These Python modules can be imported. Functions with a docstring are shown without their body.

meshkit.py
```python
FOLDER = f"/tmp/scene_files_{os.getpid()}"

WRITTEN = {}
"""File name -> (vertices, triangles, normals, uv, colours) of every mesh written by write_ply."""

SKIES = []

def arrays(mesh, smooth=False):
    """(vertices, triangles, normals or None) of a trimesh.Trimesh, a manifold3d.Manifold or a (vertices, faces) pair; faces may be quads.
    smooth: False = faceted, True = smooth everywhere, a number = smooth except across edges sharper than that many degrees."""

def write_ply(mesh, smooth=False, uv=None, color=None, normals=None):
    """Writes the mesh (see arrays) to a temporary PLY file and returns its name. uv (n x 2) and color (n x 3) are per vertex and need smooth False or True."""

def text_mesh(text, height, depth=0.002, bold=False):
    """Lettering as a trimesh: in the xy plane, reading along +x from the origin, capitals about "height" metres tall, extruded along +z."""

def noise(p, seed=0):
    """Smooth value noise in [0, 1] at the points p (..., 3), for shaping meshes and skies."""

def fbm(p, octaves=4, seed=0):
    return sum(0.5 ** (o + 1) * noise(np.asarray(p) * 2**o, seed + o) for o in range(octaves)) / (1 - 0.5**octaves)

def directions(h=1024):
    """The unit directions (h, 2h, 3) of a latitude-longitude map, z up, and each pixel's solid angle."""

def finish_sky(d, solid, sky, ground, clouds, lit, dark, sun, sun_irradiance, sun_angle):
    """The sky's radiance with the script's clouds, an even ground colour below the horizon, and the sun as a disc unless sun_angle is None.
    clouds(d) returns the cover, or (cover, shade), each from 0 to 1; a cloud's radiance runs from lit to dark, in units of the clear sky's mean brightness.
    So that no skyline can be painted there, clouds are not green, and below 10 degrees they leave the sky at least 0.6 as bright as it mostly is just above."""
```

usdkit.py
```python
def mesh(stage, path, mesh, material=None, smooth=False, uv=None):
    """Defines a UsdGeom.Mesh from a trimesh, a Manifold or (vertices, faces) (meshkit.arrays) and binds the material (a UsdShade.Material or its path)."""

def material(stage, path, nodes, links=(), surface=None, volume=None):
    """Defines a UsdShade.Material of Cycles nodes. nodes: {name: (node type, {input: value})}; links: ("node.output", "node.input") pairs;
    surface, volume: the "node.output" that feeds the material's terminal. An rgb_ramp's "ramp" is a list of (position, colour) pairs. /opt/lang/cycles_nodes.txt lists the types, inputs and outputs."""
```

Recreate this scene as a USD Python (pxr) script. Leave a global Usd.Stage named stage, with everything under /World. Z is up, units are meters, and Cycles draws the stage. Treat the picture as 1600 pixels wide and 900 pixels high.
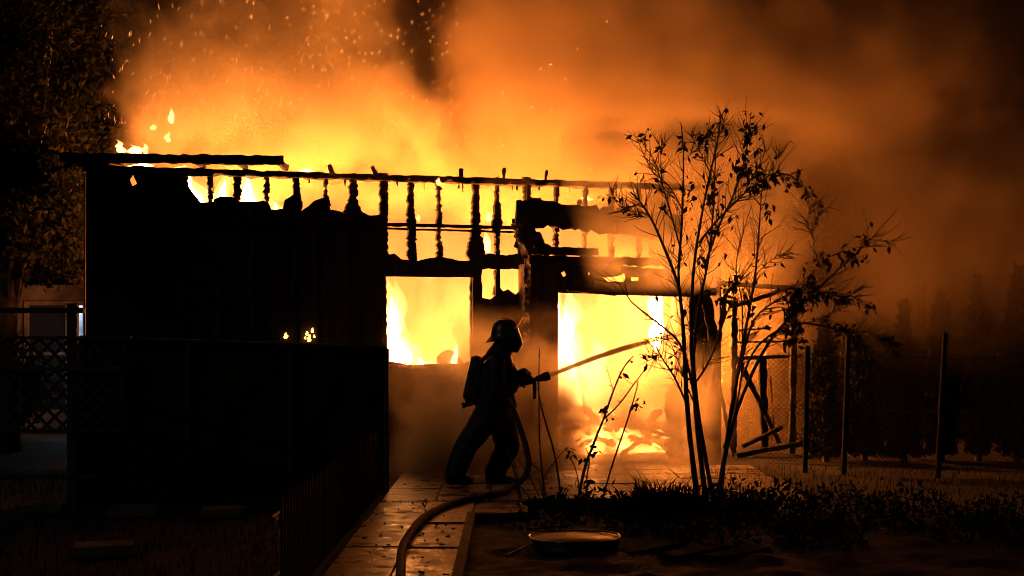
import math, random, numpy as np, trimesh, manifold3d, usdkit, meshkit
from pxr import Usd, UsdGeom, UsdLux, UsdShade, Gf, Sdf
from shapely import Polygon, box as sbox, union_all, affinity

# ---------------------------------------------------------------- camera, sky, moon, exposure
stage = Usd.Stage.CreateInMemory()
UsdGeom.SetStageUpAxis(stage, 'Z')
UsdGeom.Xform.Define(stage, '/World'); UsdGeom.Scope.Define(stage, '/World/Looks')
F, EYE, HOR = 2198.0, 1.55, 520.0            # focal length in photo pixels, eye height, horizon row
cam = UsdGeom.Camera.Define(stage, '/World/camera')
cam.CreateHorizontalApertureAttr(36.0); cam.CreateFocalLengthAttr(36 * F / 1600)
cam.CreateVerticalApertureOffsetAttr((HOR - 450) / 1600 * 36)
cam.CreateExposureAttr(0.0)
UsdGeom.Xformable(cam).AddTranslateOp().Set((0, 0, EYE)); UsdGeom.Xformable(cam).AddRotateXOp().Set(90)

def mat(name, nodes, links=(), **k):
    return usdkit.material(stage, '/World/Looks/' + name, nodes, links, **k)

SUN_EL, SUN_AZ = 0.5, -2.3                       # the moon: high behind the photographer's left shoulder
sky_m = mat('night_sky', {'s': ('sky_texture', {'sky_type': 'single_scattering', 'sun_disc': False, 'sun_elevation': SUN_EL, 'sun_rotation': SUN_AZ}),
                          'b': ('background_shader', {'strength': 0.00006})}, [('s.color', 'b.color')], surface='b.background')
sky = UsdLux.DomeLight.Define(stage, '/World/sky')
UsdShade.MaterialBindingAPI.Apply(sky.GetPrim()).Bind(sky_m)
moon = UsdLux.DistantLight.Define(stage, '/World/moon')
moon.CreateIntensityAttr(0.02); moon.CreateAngleAttr(0.5); moon.CreateNormalizeAttr(True); moon.CreateColorAttr((1.0, 0.86, 0.7))
_d = np.array([math.sin(SUN_AZ) * math.cos(SUN_EL), math.cos(SUN_AZ) * math.cos(SUN_EL), math.sin(SUN_EL)])
_z = Gf.Vec3d(*map(float, _d)); _rot = Gf.Rotation(Gf.Vec3d(0, 0, 1), _z)
moon.AddOrientOp().Set(Gf.Quatf(_rot.GetQuat()))

# ---------------------------------------------------------------- helpers
rng = random.Random(7)
K, Y0 = 0.296, 17.62                              # the burning front: y = Y0 + K x
TH = math.atan(K); CT, ST = math.cos(TH), math.sin(TH)

def P(px, py, Y):
    return np.array([(px - 800) / F * Y, Y, EYE - (py - HOR) / F * Y])
def G(px, py, z=0.0):
    return P(px, py, (EYE - z) * F / (py - HOR))
def W(px, py, off=0.0):
    a = (px - 800) / F
    return P(px, py, (Y0 - off / CT) / (1 - K * a))
def UZ(px, py, off=0.0):
    p = W(px, py, off)
    return ((p[0] * CT + (p[1] - Y0) * ST), p[2])
def L(u, d, z):                                   # wall coordinates (along, behind the front, up) to the world
    return np.array([u * CT - d * ST, Y0 + u * ST + d * CT, z])
WALL = np.array([[CT, 0, -ST, 0], [ST, 0, CT, Y0], [0, 1, 0, 0], [0, 0, 0, 1.0]])   # (u, z, d) to the world

used, bases = {}, {}
def path_for(parent, name):
    k = (parent, name); n = used.get(k, 0); used[k] = n + 1
    return parent + '/' + (name if n == 0 else f'{name}_{n:03d}')
def setd(p, **kw):
    for k, v in kw.items():
        if v: p.SetCustomDataByKey(k, v)
    return p
def thing(name, label, cat, base=(0, 0, 0), group=None, kind=None):
    x = UsdGeom.Xform.Define(stage, path_for('/World', name)); x.AddTranslateOp().Set(tuple(float(c) for c in base))
    bases[x.GetPath()] = np.array(base, float)
    return setd(x.GetPrim(), label=label, category=cat, group=group, kind=kind)
def put(parent, name, mesh, m, smooth=False, label=None, kind=None):
    """a part of a thing, or (two levels down) of a part"""
    pp = parent.GetPath(); b = bases[pp]
    v, f, n = meshkit.arrays(mesh, smooth)
    o = usdkit.mesh(stage, path_for(str(pp), name), (v - b, f), m, smooth=smooth)
    bases[o.GetPath()] = b
    return setd(o.GetPrim(), label=label, kind=kind)
def single(name, mesh, m, label=None, cat=None, smooth=False, group=None, kind=None):
    v, f, n = meshkit.arrays(mesh, False)
    b = np.array([v[:, 0].mean(), v[:, 1].mean(), v[:, 2].min()])
    if kind in ('structure',): b = np.zeros(3)
    o = usdkit.mesh(stage, path_for('/World', name), (v - b, f), m, smooth=smooth)
    o.AddTranslateOp().Set(tuple(float(c) for c in b))
    return setd(o.GetPrim(), label=label, category=cat, group=group, kind=kind)
cat_ = trimesh.util.concatenate

def box(lo, hi):
    lo, hi = np.array(lo, float), np.array(hi, float)
    b = trimesh.creation.box(hi - lo); b.apply_translation((lo + hi) / 2); return b
def wall_box(u0, u1, d0, d1, z0, z1):
    b = trimesh.creation.box((u1 - u0, z1 - z0, d1 - d0)); b.apply_translation(((u0 + u1) / 2, (z0 + z1) / 2, (d0 + d1) / 2))
    b.apply_transform(WALL); b.fix_normals(); return b
def frame_of(t, up=(0, 0, 1)):
    t = t / np.linalg.norm(t); up = np.array(up, float)
    if abs(t @ up) > 0.97: up = np.array([0, 1.0, 0])
    a = np.cross(t, up); a /= np.linalg.norm(a); return a, np.cross(a, t)
def loft(rings, closed_ends=True):
    n, m = len(rings), len(rings[0]); v = np.vstack(rings); f = []
    for i in range(n - 1):
        for j in range(m):
            a, b, c, d = i * m + j, i * m + (j + 1) % m, (i + 1) * m + (j + 1) % m, (i + 1) * m + j
            f += [(a, b, c), (a, c, d)]
    if closed_ends:
        v = np.vstack([v, rings[0].mean(0), rings[-1].mean(0)]); s, e = n * m, n * m + 1
        for j in range(m):
            f += [(s, (j + 1) % m, j), (e, (n - 1) * m + j, (n - 1) * m + (j + 1) % m)]
    t = trimesh.Trimesh(v, np.array(f), process=False)
    if closed_ends and t.volume < 0: t.invert()
    return t
def beam(p0, p1, w, h, rough=0.008, seed=0, step=0.05, up=(0, 0, 1), eat=0.0):
    """a charred timber: rectangular, its faces cracked and eaten away unevenly"""
    p0, p1 = np.array(p0, float), np.array(p1, float); n = max(3, int(np.linalg.norm(p1 - p0) / step))
    a, b = frame_of(p1 - p0, up); q = []
    prof = [(-1, -.8), (-.8, -1), (0, -1), (.8, -1), (1, -.8), (1, 0), (1, .8), (.8, 1), (0, 1), (-.8, 1), (-1, .8), (-1, 0)]
    rings = []
    for i in range(n + 1):
        c = p0 + (p1 - p0) * i / n
        r = np.array([c + a * x * w / 2 + b * y * h / 2 for x, y in prof])
        nz = meshkit.noise(r * 17 + seed * 3.1, seed) - .5; n2 = meshkit.noise(r * 5.0 + seed, seed + 5) - .35
        r = c + (r - c) * (1 + (nz * 2 * rough + -np.maximum(n2, 0) * eat) / (min(w, h) / 2))[:, None]
        rings.append(r)
    return loft(rings)
def tube(pts, radii, sides=7, smooth=0):
    p = np.array(pts, float); r = np.broadcast_to(np.array(radii, float), (len(p),)).copy()
    if smooth:
        from scipy.interpolate import PchipInterpolator, CubicSpline
        s = np.concatenate([[0], np.cumsum(np.linalg.norm(np.diff(p, axis=0), axis=1))])
        q = np.linspace(0, s[-1], smooth); r = PchipInterpolator(s, r)(q); p = PchipInterpolator(s, p)(q)
    t = np.gradient(p, axis=0); rings = []; a0 = None
    for i in range(len(p)):
        if a0 is None: a, b = frame_of(t[i])
        else:
            tt = t[i] / (np.linalg.norm(t[i]) + 1e-9); a = a0 - tt * (a0 @ tt); a /= np.linalg.norm(a) + 1e-9; b = np.cross(a, tt)
        a0 = a
        rings.append(np.array([p[i] + r[i] * (math.cos(2 * math.pi * k / sides) * a + math.sin(2 * math.pi * k / sides) * b) for k in range(sides)]))
    return loft(rings)
def cyl(p0, p1, r0, r1=None, sides=16):
    r1 = r0 if r1 is None else r1
    return tube([p0, p1], [r0, r1], sides)
def ball(c, r, sub=2, scale=(1, 1, 1)):
    b = trimesh.creation.icosphere(sub, r); b.vertices *= np.array(scale); b.apply_translation(c); return b
def rough(mesh, amp, freq, seed=0):
    v = np.array(mesh.vertices); n = mesh.vertex_normals
    d = meshkit.fbm(v * freq + seed * 7.7, 3, seed) - .5
    mesh.vertices = v + n * (d * 2 * amp)[:, None]; return mesh
def bones(links, edge=0.025, taubin=12):
    """links of (point, radius, point, radius): one continuous smooth limb"""
    tot = None
    for a, ra, b, rb in links:
        s = manifold3d.Manifold.sphere(1.0, 20)
        h = manifold3d.Manifold.batch_hull([s.scale((ra,) * 3).translate(tuple(map(float, a))), s.scale((rb,) * 3).translate(tuple(map(float, b)))])
        tot = h if tot is None else tot + h
    tot = tot.refine_to_length(edge); v, f, _ = meshkit.arrays(tot)
    t = trimesh.Trimesh(v, f, process=True)
    if taubin: trimesh.smoothing.filter_taubin(t, iterations=taubin)
    return t
def chain(pts, rs):
    return [(pts[i], rs[i], pts[i + 1], rs[i + 1]) for i in range(len(pts) - 1)]
def leaves(points, size, seed, droop=0.3, narrow=0.45, var=0.4):
    """one mesh of folded pointed leaves hung at the points"""
    r = np.random.default_rng(seed); pts = np.asarray(points, float); n = len(pts)
    d = r.normal(size=(n, 3)); d[:, 2] -= droop * 2; d /= np.linalg.norm(d, axis=1)[:, None]
    s = np.cross(d, r.normal(size=(n, 3))); s /= np.linalg.norm(s, axis=1)[:, None]; nn = np.cross(d, s)
    l = size * (1 + var * r.uniform(-1, 1, n))[:, None]; w = l * narrow
    c = pts + d * l * .45
    v = np.stack([pts, c + s * w / 2 + nn * w * .18, pts + d * l, c - s * w / 2 + nn * w * .18], 1).reshape(-1, 3)
    i = np.arange(n)[:, None] * 4
    f = np.vstack([i + [0, 1, 2], i + [0, 2, 3]])
    return trimesh.Trimesh(v, f, process=False)

# ---------------------------------------------------------------- materials
def noisy(name, c0, c1, scale=6, rough_=0.7, bump=0.3, bscale=30, bdist=0.01, spec=0.4, detail=5, lo=.35, hi=.65, rrange=None, stretch=(1, 1, 1)):
    nodes = {'g': ('geometry', {}), 'mp': ('mapping', {'scale': stretch}), 'n': ('noise_texture', {'scale': scale, 'detail': detail, 'roughness': .6}),
             'r': ('rgb_ramp', {'ramp': [(lo, c0), (hi, c1)]}), 'b': ('noise_texture', {'scale': bscale, 'detail': 6, 'roughness': .65}),
             'bp': ('bump', {'strength': bump, 'distance': bdist}), 'p': ('principled_bsdf', {'roughness': rough_, 'specular_ior_level': spec})}
    links = [('g.position', 'mp.vector'), ('mp.vector', 'n.vector'), ('n.fac', 'r.fac'), ('r.color', 'p.base_color'), ('mp.vector', 'b.vector'), ('b.fac', 'bp.height'), ('bp.normal', 'p.normal')]
    if rrange:
        nodes['rr'] = ('map_range', {'from_min': .35, 'from_max': .65, 'to_min': rrange[0], 'to_max': rrange[1], 'clamp': True})
        links += [('n.fac', 'rr.value'), ('rr.result', 'p.roughness')]
    return mat(name, nodes, links, surface='p.BSDF')
CHAR = noisy('charred_timber', (.006, .005, .005), (.022, .018, .015), 14, .75, .8, 45, .02)
CLAD = noisy('scorched_cladding', (.010, .008, .007), (.035, .024, .016), 3, .7, .5, 22, .008, stretch=(6, 6, .5))
SOIL = noisy('damp_soil', (.007, .006, .005), (.022, .018, .013), 2.2, .85, .8, 25, .03)
SLAB = noisy('wet_concrete_slab', (.05, .042, .035), (.32, .28, .24), 5, .45, .35, 40, .006, rrange=(.22, .6))
SLAB2 = noisy('worn_concrete_slab', (.035, .03, .025), (.26, .22, .18), 8, .5, .5, 34, .008, rrange=(.18, .65))
METAL = noisy('dark_steel_pipe', (.03, .03, .03), (.07, .065, .06), 10, .45, .1, 60, .002)
IRON = noisy('black_iron', (.006, .006, .006), (.014, .013, .012), 10, .5, .2, 60, .002)
DULL = noisy('weathered_post', (.008, .007, .006), (.018, .015, .012), 8, .95, .5, 50, .004, spec=.05)
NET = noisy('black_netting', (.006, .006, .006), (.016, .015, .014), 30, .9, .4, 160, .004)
TIMBER = noisy('old_bed_timber', (.02, .016, .012), (.055, .042, .03), 5, .8, .6, 40, .01, stretch=(1, 1, 6))
BARK = noisy('dark_bark', (.02, .015, .012), (.06, .045, .035), 18, .6, .7, 60, .006)
STEM = noisy('rose_stem', (.025, .022, .012), (.06, .045, .028), 18, .55, .4, 60, .004)
LATT = noisy('trellis_wood', (.02, .016, .013), (.055, .045, .036), 8, .75, .3, 50, .004)
GEAR = noisy('turnout_cloth', (.010, .010, .011), (.024, .023, .022), 12, .62, .7, 90, .004)
RUBBER = noisy('boot_rubber', (.010, .010, .010), (.02, .02, .02), 12, .55, .2, 70, .002)
HELM = noisy('helmet_shell', (.03, .028, .022), (.06, .055, .04), 8, .32, .03, 40, .001)
TANKM = noisy('air_tank_paint', (.04, .04, .035), (.07, .065, .06), 8, .35, .05, 40, .001)
HOSEM = noisy('canvas_hose', (.05, .035, .024), (.13, .09, .06), 16, .85, .9, 160, .003)
PLASTER = noisy('sooty_render', (.05, .04, .03), (.16, .12, .09), 3, .8, .4, 30, .006)
TILE = noisy('clay_tile', (.05, .025, .016), (.13, .06, .035), 5, .75, .4, 30, .006)
GRIT = noisy('ash_and_rubble', (.02, .017, .015), (.09, .07, .055), 9, .85, .8, 40, .02)
SKIN = noisy('skin', (.30, .19, .14), (.36, .23, .17), 10, .5, .05, 60, .001)
def leafmat(name, c0, c1, trans):
    return mat(name, {'g': ('geometry', {}), 'r': ('rgb_ramp', {'ramp': [(0, c0), (1, c1)]}), 'p': ('principled_bsdf', {'roughness': .85, 'specular_ior_level': .12}),
                      't': ('translucent_bsdf', {}), 'm': ('mix_closure', {'fac': trans})},
               [('g.random_per_island', 'r.fac'), ('r.color', 'p.base_color'), ('r.color', 't.color'), ('p.BSDF', 'm.closure1'), ('t.BSDF', 'm.closure2')], surface='m.closure')
LEAF = leafmat('withered_leaf', (.02, .012, .006), (.07, .035, .014), .25)
MAPLE = leafmat('autumn_leaf', (.010, .011, .005), (.032, .029, .014), .3)
CONIF = leafmat('conifer_spray', (.005, .008, .004), (.013, .016, .007), .15)
GRASS = leafmat('dark_grass', (.006, .008, .003), (.016, .018, .007), .2)
def glow(name, stops, strength, scale=3.0, detail=3):
    return mat(name, {'g': ('geometry', {}), 'n': ('noise_texture', {'scale': scale, 'detail': detail, 'distortion': .4}),
                      'r': ('rgb_ramp', {'ramp': stops}), 'e': ('emission', {'strength': strength})},
               [('g.position', 'n.vector'), ('n.fac', 'r.fac'), ('r.color', 'e.color')], surface='e.emission')
FIRE = (1.0, .27, .045)
def flame_gas(name, strength, color=(1, .42, .12)):
    return mat(name, {'v': ('principled_volume', {'color': (0, 0, 0), 'density': .02, 'emission_color': color, 'emission_strength': strength})}, volume='v.volume')
FLAME, FLAME_T = flame_gas('flame', 8), flame_gas('flame_tip', 60)
ADDED_LIGHT, ADDED_LIGHT_C = [mat(n_, {'e': ('emission', {'color': (1, .25, .036), 'strength': k_})}, surface='e.emission') for n_, k_ in (('added_light', 50), ('added_light_strong', 310))]  # emitters added inside the house, mostly out of view, to brighten the smoke
FLAME_S = mat('small_flame', {'e': ('emission', {'color': (1, .40, .10), 'strength': 4.5})}, surface='e.emission')
SPARK = mat('spark', {'e': ('emission', {'color': (1, .34, .08), 'strength': 2.3})}, surface='e.emission')
EMBER = glow('glowing_embers', [(.3, (.02, .003, .0005)), (.45, (.5, .12, .018)), (.6, (1, .30, .06)), (.75, (1, .5, .16))], 26, 3.5, 4)
def mixglow(name, base, stops, strength, scale, rough_=.8):
    return mat(name, {'g': ('geometry', {}), 'n': ('noise_texture', {'scale': scale, 'detail': 5, 'roughness': .6, 'distortion': .3}), 'r': ('rgb_ramp', {'ramp': stops}),
                      'p': ('principled_bsdf', {'base_color': base, 'roughness': rough_, 'emission_strength': strength})},
               [('g.position', 'n.vector'), ('n.fac', 'r.fac'), ('r.color', 'p.emission_color')], surface='p.BSDF')
SMOULDER_AND_FIRELIGHT = mixglow('smouldering_wood_and_firelight', (.03, .02, .015), [(.44, (0, 0, 0)), (.52, (.25, .05, .006)), (.62, (1, .28, .05)), (.7, (1, .45, .14))], .3, 9)  # embers on burning wood; on the porch trims it paints in firelight

def volume(name, lo, hi, dens, scale, n0, n1, masks=(), color=(.8, .78, .75), aniso=.15, emit=0, ecolor=FIRE, emasks=(), detail=4, nrough=.55, emin=0.0, seed=0, stretch=(1, 1, 1), floor=0.0, warp=0.0):
    """smoke or fire filling a box of air; masks: (direction, from, to) smooth ramps of position . direction"""
    nodes = {'g': ('geometry', {}), 'mp': ('mapping', {'scale': stretch, 'location': (seed * 3.7, seed * 1.3, seed * 2.1)}), 'n': ('noise_texture', {'scale': scale, 'detail': detail, 'roughness': nrough, 'distortion': .25}),
             'r': ('map_range', {'from_min': n0, 'from_max': n1, 'to_min': floor, 'to_max': 1, 'clamp': True}),
             'v': ('principled_volume', {'color': color, 'anisotropy': aniso, 'emission_color': ecolor})}
    links = [('g.position', 'mp.vector'), ('mp.vector', 'n.vector'), ('n.fac', 'r.value')]
    pos = 'g.position'
    if warp:
        nodes['wn'] = ('noise_texture', {'scale': .75, 'detail': 3, 'roughness': .55}); nodes['wc'] = ('vector_math', {'math_type': 'subtract', 'vector2': (.5, .5, .5)})
        nodes['wa'] = ('vector_math', {'math_type': 'multiply_add', 'vector2': (warp, warp, warp)})
        links += [('mp.vector', 'wn.vector'), ('wn.color', 'wc.vector1'), ('wc.vector', 'wa.vector1'), ('g.position', 'wa.vector3')]; pos = 'wa.vector'
    def chainmul(src, ms, tag):
        for i, (d, a, b) in enumerate(ms):
            nodes[f'{tag}d{i}'] = ('vector_math', {'math_type': 'dot_product', 'vector2': d})
            nodes[f'{tag}s{i}'] = ('map_range', {'range_type': 'smoothstep', 'from_min': min(a, b), 'from_max': max(a, b), 'to_min': 0.0 if a < b else 1.0, 'to_max': 1.0 if a < b else 0.0, 'clamp': True})
            nodes[f'{tag}x{i}'] = ('math', {'math_type': 'multiply'})
            links.extend([(pos, f'{tag}d{i}.vector1'), (f'{tag}d{i}.value', f'{tag}s{i}.value'), (src, f'{tag}x{i}.value1'), (f'{tag}s{i}.result', f'{tag}x{i}.value2')])
            src = f'{tag}x{i}.value'
        return src
    s = chainmul('r.result', masks, 'm')
    nodes['dm'] = ('math', {'math_type': 'multiply', 'value2': dens}); links += [(s, 'dm.value1'), ('dm.value', 'v.density')]
    if emit:
        nodes['em0'] = ('map_range', {'from_min': n0, 'from_max': n1, 'to_min': emin, 'to_max': 1, 'clamp': True}); links.append(('n.fac', 'em0.value'))
        e = chainmul('em0.result', emasks, 'e')
        nodes['em'] = ('math', {'math_type': 'multiply', 'value2': emit}); links += [(e, 'em.value1'), ('em.value', 'v.emission_strength')]
    return mat(name, nodes, links, volume='v.volume')
UD, DD, ZD = (CT, ST, 0), (-ST, CT, 0), (0, 0, 1)          # directions along the front, into the house, up
DOFF = Y0 * CT                                              # (position . DD) = DOFF + depth behind the front;  (position . UD) = Y0*ST + u
UOFF = Y0 * ST
def dmask(a, b): return (DD, DOFF + a, DOFF + b)
def umask(a, b): return (UD, UOFF + a, UOFF + b)
def zmask(a, b): return (ZD, a, b)

# ---------------------------------------------------------------- the ground and the paving
def ground_mesh():
    xs = np.concatenate([np.linspace(-90, -9, 10)[:-1], np.linspace(-9, 9, 90), np.linspace(9, 90, 10)[1:]])
    ys = np.concatenate([np.linspace(-30, 5, 8)[:-1], np.linspace(5, 24, 95), np.linspace(24, 160, 12)[1:]])
    X, Y = np.meshgrid(xs, ys); Z = (meshkit.fbm(np.stack([X * 1.3, Y * 1.3, X * 0], -1), 4, 3) - .5) * .07 - .015
    paved = (X > -1.35) & (X < -.2) & (Y < 13) | (X > -1.35) & (X < 2.6) & (Y > 11) & (Y < 21)
    Z = np.where(paved, -.05, np.minimum(Z, .02))
    v = np.stack([X, Y, Z], -1).reshape(-1, 3); n = len(xs); i, j = np.meshgrid(np.arange(len(ys) - 1), np.arange(n - 1), indexing='ij'); a = (i * n + j).ravel()
    return trimesh.Trimesh(v, np.vstack([np.stack([a, a + 1, a + n + 1], 1), np.stack([a, a + n + 1, a + n], 1)]), process=False)
single('ground', ground_mesh(), SOIL, kind='structure', smooth=True)

path = UsdGeom.Xform.Define(stage, '/World/garden_path'); bases[path.GetPath()] = np.zeros(3); path = path.GetPrim(); setd(path, kind='structure')
patio = UsdGeom.Xform.Define(stage, '/World/patio'); bases[patio.GetPath()] = np.zeros(3); patio = patio.GetPrim(); setd(patio, kind='structure')
def slab(parent, x0, x1, y0, y1, i):
    r = random.Random(i * 31 + 5); g = .006
    b = box((x0 + g, y0 + g, -.06), (x1 - g, y1 - g, .0)); b.vertices[:, 2] = np.where(b.vertices[:, 2] > -.03, r.uniform(-.004, .006) + (b.vertices[:, 0] - x0) * r.uniform(-.012, .012) + (b.vertices[:, 1] - y0) * r.uniform(-.012, .012), b.vertices[:, 2])
    top = b.copy(); c = .008
    put(parent, 'slab', b, SLAB if r.random() < .6 else SLAB2)
k = 0
ys = np.arange(8.2, 12.5, .66)
for y in ys:
    for x0, x1 in ((-1.21, -.775), (-.775, -.335)):
        slab(path, x0, x1, y, y + .66, k); k += 1
yy = ys[-1] + .66
for j, y in enumerate(np.arange(yy + .16, 17.4, .5)):
    for i, x in enumerate(np.arange(-1.21, 2.3, .5)):
        if L(0, 0, 0)[1] + K * x - .1 > y + .5 and not (x > .6 and y > 16.4): slab(patio, x, x + .5, y, y + .5, k); k += 1
for i, x in enumerate(np.arange(-.335, 2.3, .5)):
    if x > .1: slab(patio, x, x + .5, 11.12, 11.62, k); k += 1
    slab(patio, x, x + .5, 11.62, 12.12, k); k += 1
    slab(patio, x, x + .5, 12.12, yy + .155, k); k += 1

# drain grating across the path
gr = thing('drain_grate', 'ribbed drain grating set across the start of the paved path', 'drain', (-.77, yy + .08, -.02))
put(gr, 'frame', cat_([box((-1.2, yy + .01, -.05), (-.35, yy + .025, .004)), box((-1.2, yy + .135, -.05), (-.35, yy + .15, .004))]), METAL)
for i in range(34):
    put(gr, 'bar', box((-1.19 + i * .0247, yy + .026, -.02), (-1.178 + i * .0247, yy + .134, .002)), METAL)

# ---------------------------------------------------------------- the burning house
house = thing('burning_house', 'charred wooden house front with flames in its window, door and open roof', 'house', L(-1, 0, 0))
def poly(pts, off=0.0): return Polygon([UZ(x, y, off) for x, y in pts]).buffer(0)
def ragged(pl, amp, freq, seed, step=.018):
    def ring(c):
        c = np.array(affinity.translate(Polygon(c)).segmentize(step).exterior.coords)[:-1]
        p = np.column_stack([c * freq, np.full(len(c), seed * 1.7)])
        n = np.stack([meshkit.fbm(p, 3, seed), meshkit.fbm(p + 31, 3, seed + 9)], 1) - .5
        return c + n * 2 * amp
    out = Polygon(ring(pl.exterior.coords)).buffer(0)
    return out
zt = UZ(300, 262)[1]                                    # top of the wall plate
uL, uR = UZ(134, 300)[0], UZ(1140, 500, .9)[0]
wall_all = Polygon([(uL, -.12), (uL, zt - .04), (UZ(826, 300)[0], zt - .04), (UZ(826, 300)[0], -.12)])
# where the cladding has burnt away (photo outline of each hole, read on the wall's own plane)
holes = [
    [(286, 276), (300, 301), (313, 316), (333, 315), (333, 276)],
    [(333, 276), (333, 312), (345, 306), (367, 308), (372, 316), (412, 313), (418, 316), (424, 327), (441, 327), (444, 314), (457, 304), (470, 304), (470, 329), (490, 315), (503, 309), (515, 328), (531, 331), (545, 337), (562, 331), (577, 337), (592, 336), (603, 333), (603, 272), (333, 272)],
    [(604, 272), (604, 397), (616, 397), (626, 405), (642, 406), (656, 407), (671, 403), (687, 400), (697, 403), (716, 407), (733, 408), (745, 400), (765, 396), (791, 399), (822, 394), (822, 272)],
    [(602, 432), (739, 434), (739, 560), (725, 567), (640, 570), (606, 564)],
    [(753, 421), (774, 421), (774, 462), (765, 467), (753, 465)],
    [(781, 421), (814, 421), (814, 452), (805, 460), (794, 452), (786, 455), (781, 448)],
    [(203, 281), (208, 274), (214, 287), (207, 290)],
]
wall_left = wall_all
for i, h in enumerate(holes):
    wall_left = wall_left.difference(ragged(poly(h), .008 if i == 3 else .016, 9, i + 3))
wall_left = max(getattr(wall_left, 'geoms', [wall_left]), key=lambda g: g.area)
def ext(pl, d0, d1):
    ms = []
    for g in getattr(pl, 'geoms', [pl]):
        if g.area < 3e-4 or g.geom_type != 'Polygon': continue
        m = trimesh.creation.extrude_polygon(g.simplify(.002), d1 - d0, engine='earcut'); m.apply_translation((0, 0, d0)); m.apply_transform(WALL); m.fix_normals(); ms.append(m)
    return cat_(ms) if ms else None
pw, u, i = .19, uL, 0
while u < UZ(826, 300)[0]:
    over = .012 if i % 2 else -.004
    piece = wall_left.intersection(sbox(u - over, -1, u + pw + over, 5))
    for g in getattr(piece, 'geoms', [piece]):
        m = ext(g, -.022 if i % 2 else -.002, -.001 if i % 2 else .02)
        if m is not None: put(house, 'plank', m, CLAD)
    u += pw; i += 1
# studs behind the cladding, swollen with char where boards still cling to them
def stud(px, w, ytop, ybot, d0=.03, dep=.09, off=0, seed=0, lumps=()):
    u, z0, z1 = UZ(px, ybot, off)[0], UZ(px, ybot, off)[1], UZ(px, ytop, off)[1]
    n = max(4, int((z1 - z0) / .016)); rings = []
    for i in range(n + 1):
        z = z0 + (z1 - z0) * i / n; wl = w * (1 + .25 * math.sin(seed * 2.9)) if w < .08 else w; tilt = .018 * math.sin(seed * 4.7) * (i / n - .7)
        for (ly, lw, lh) in lumps:
            lz = UZ(px, ly, off)[1]; wl += lw * math.exp(-((z - lz) / lh) ** 2)
        nz = lambda s: (meshkit.noise(np.array([z * 17, seed * 3.3, s]), seed) - .5) * .018 + (meshkit.noise(np.array([z * 43, seed * 1.3, s]), seed) - .5) * .028 + (meshkit.noise(np.array([z * 90, seed * 2.3, s]), seed) - .5) * .022
        ul, ur = u + tilt - wl / 2 + float(nz(1)), u + tilt + wl / 2 + float(nz(5))
        rings.append(np.array([L(ul, d0, z), L((ul + ur) / 2, d0 - .012, z), L(ur, d0, z), L(ur, d0 + dep, z), L(ul, d0 + dep, z)]))
    return loft(rings)
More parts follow.
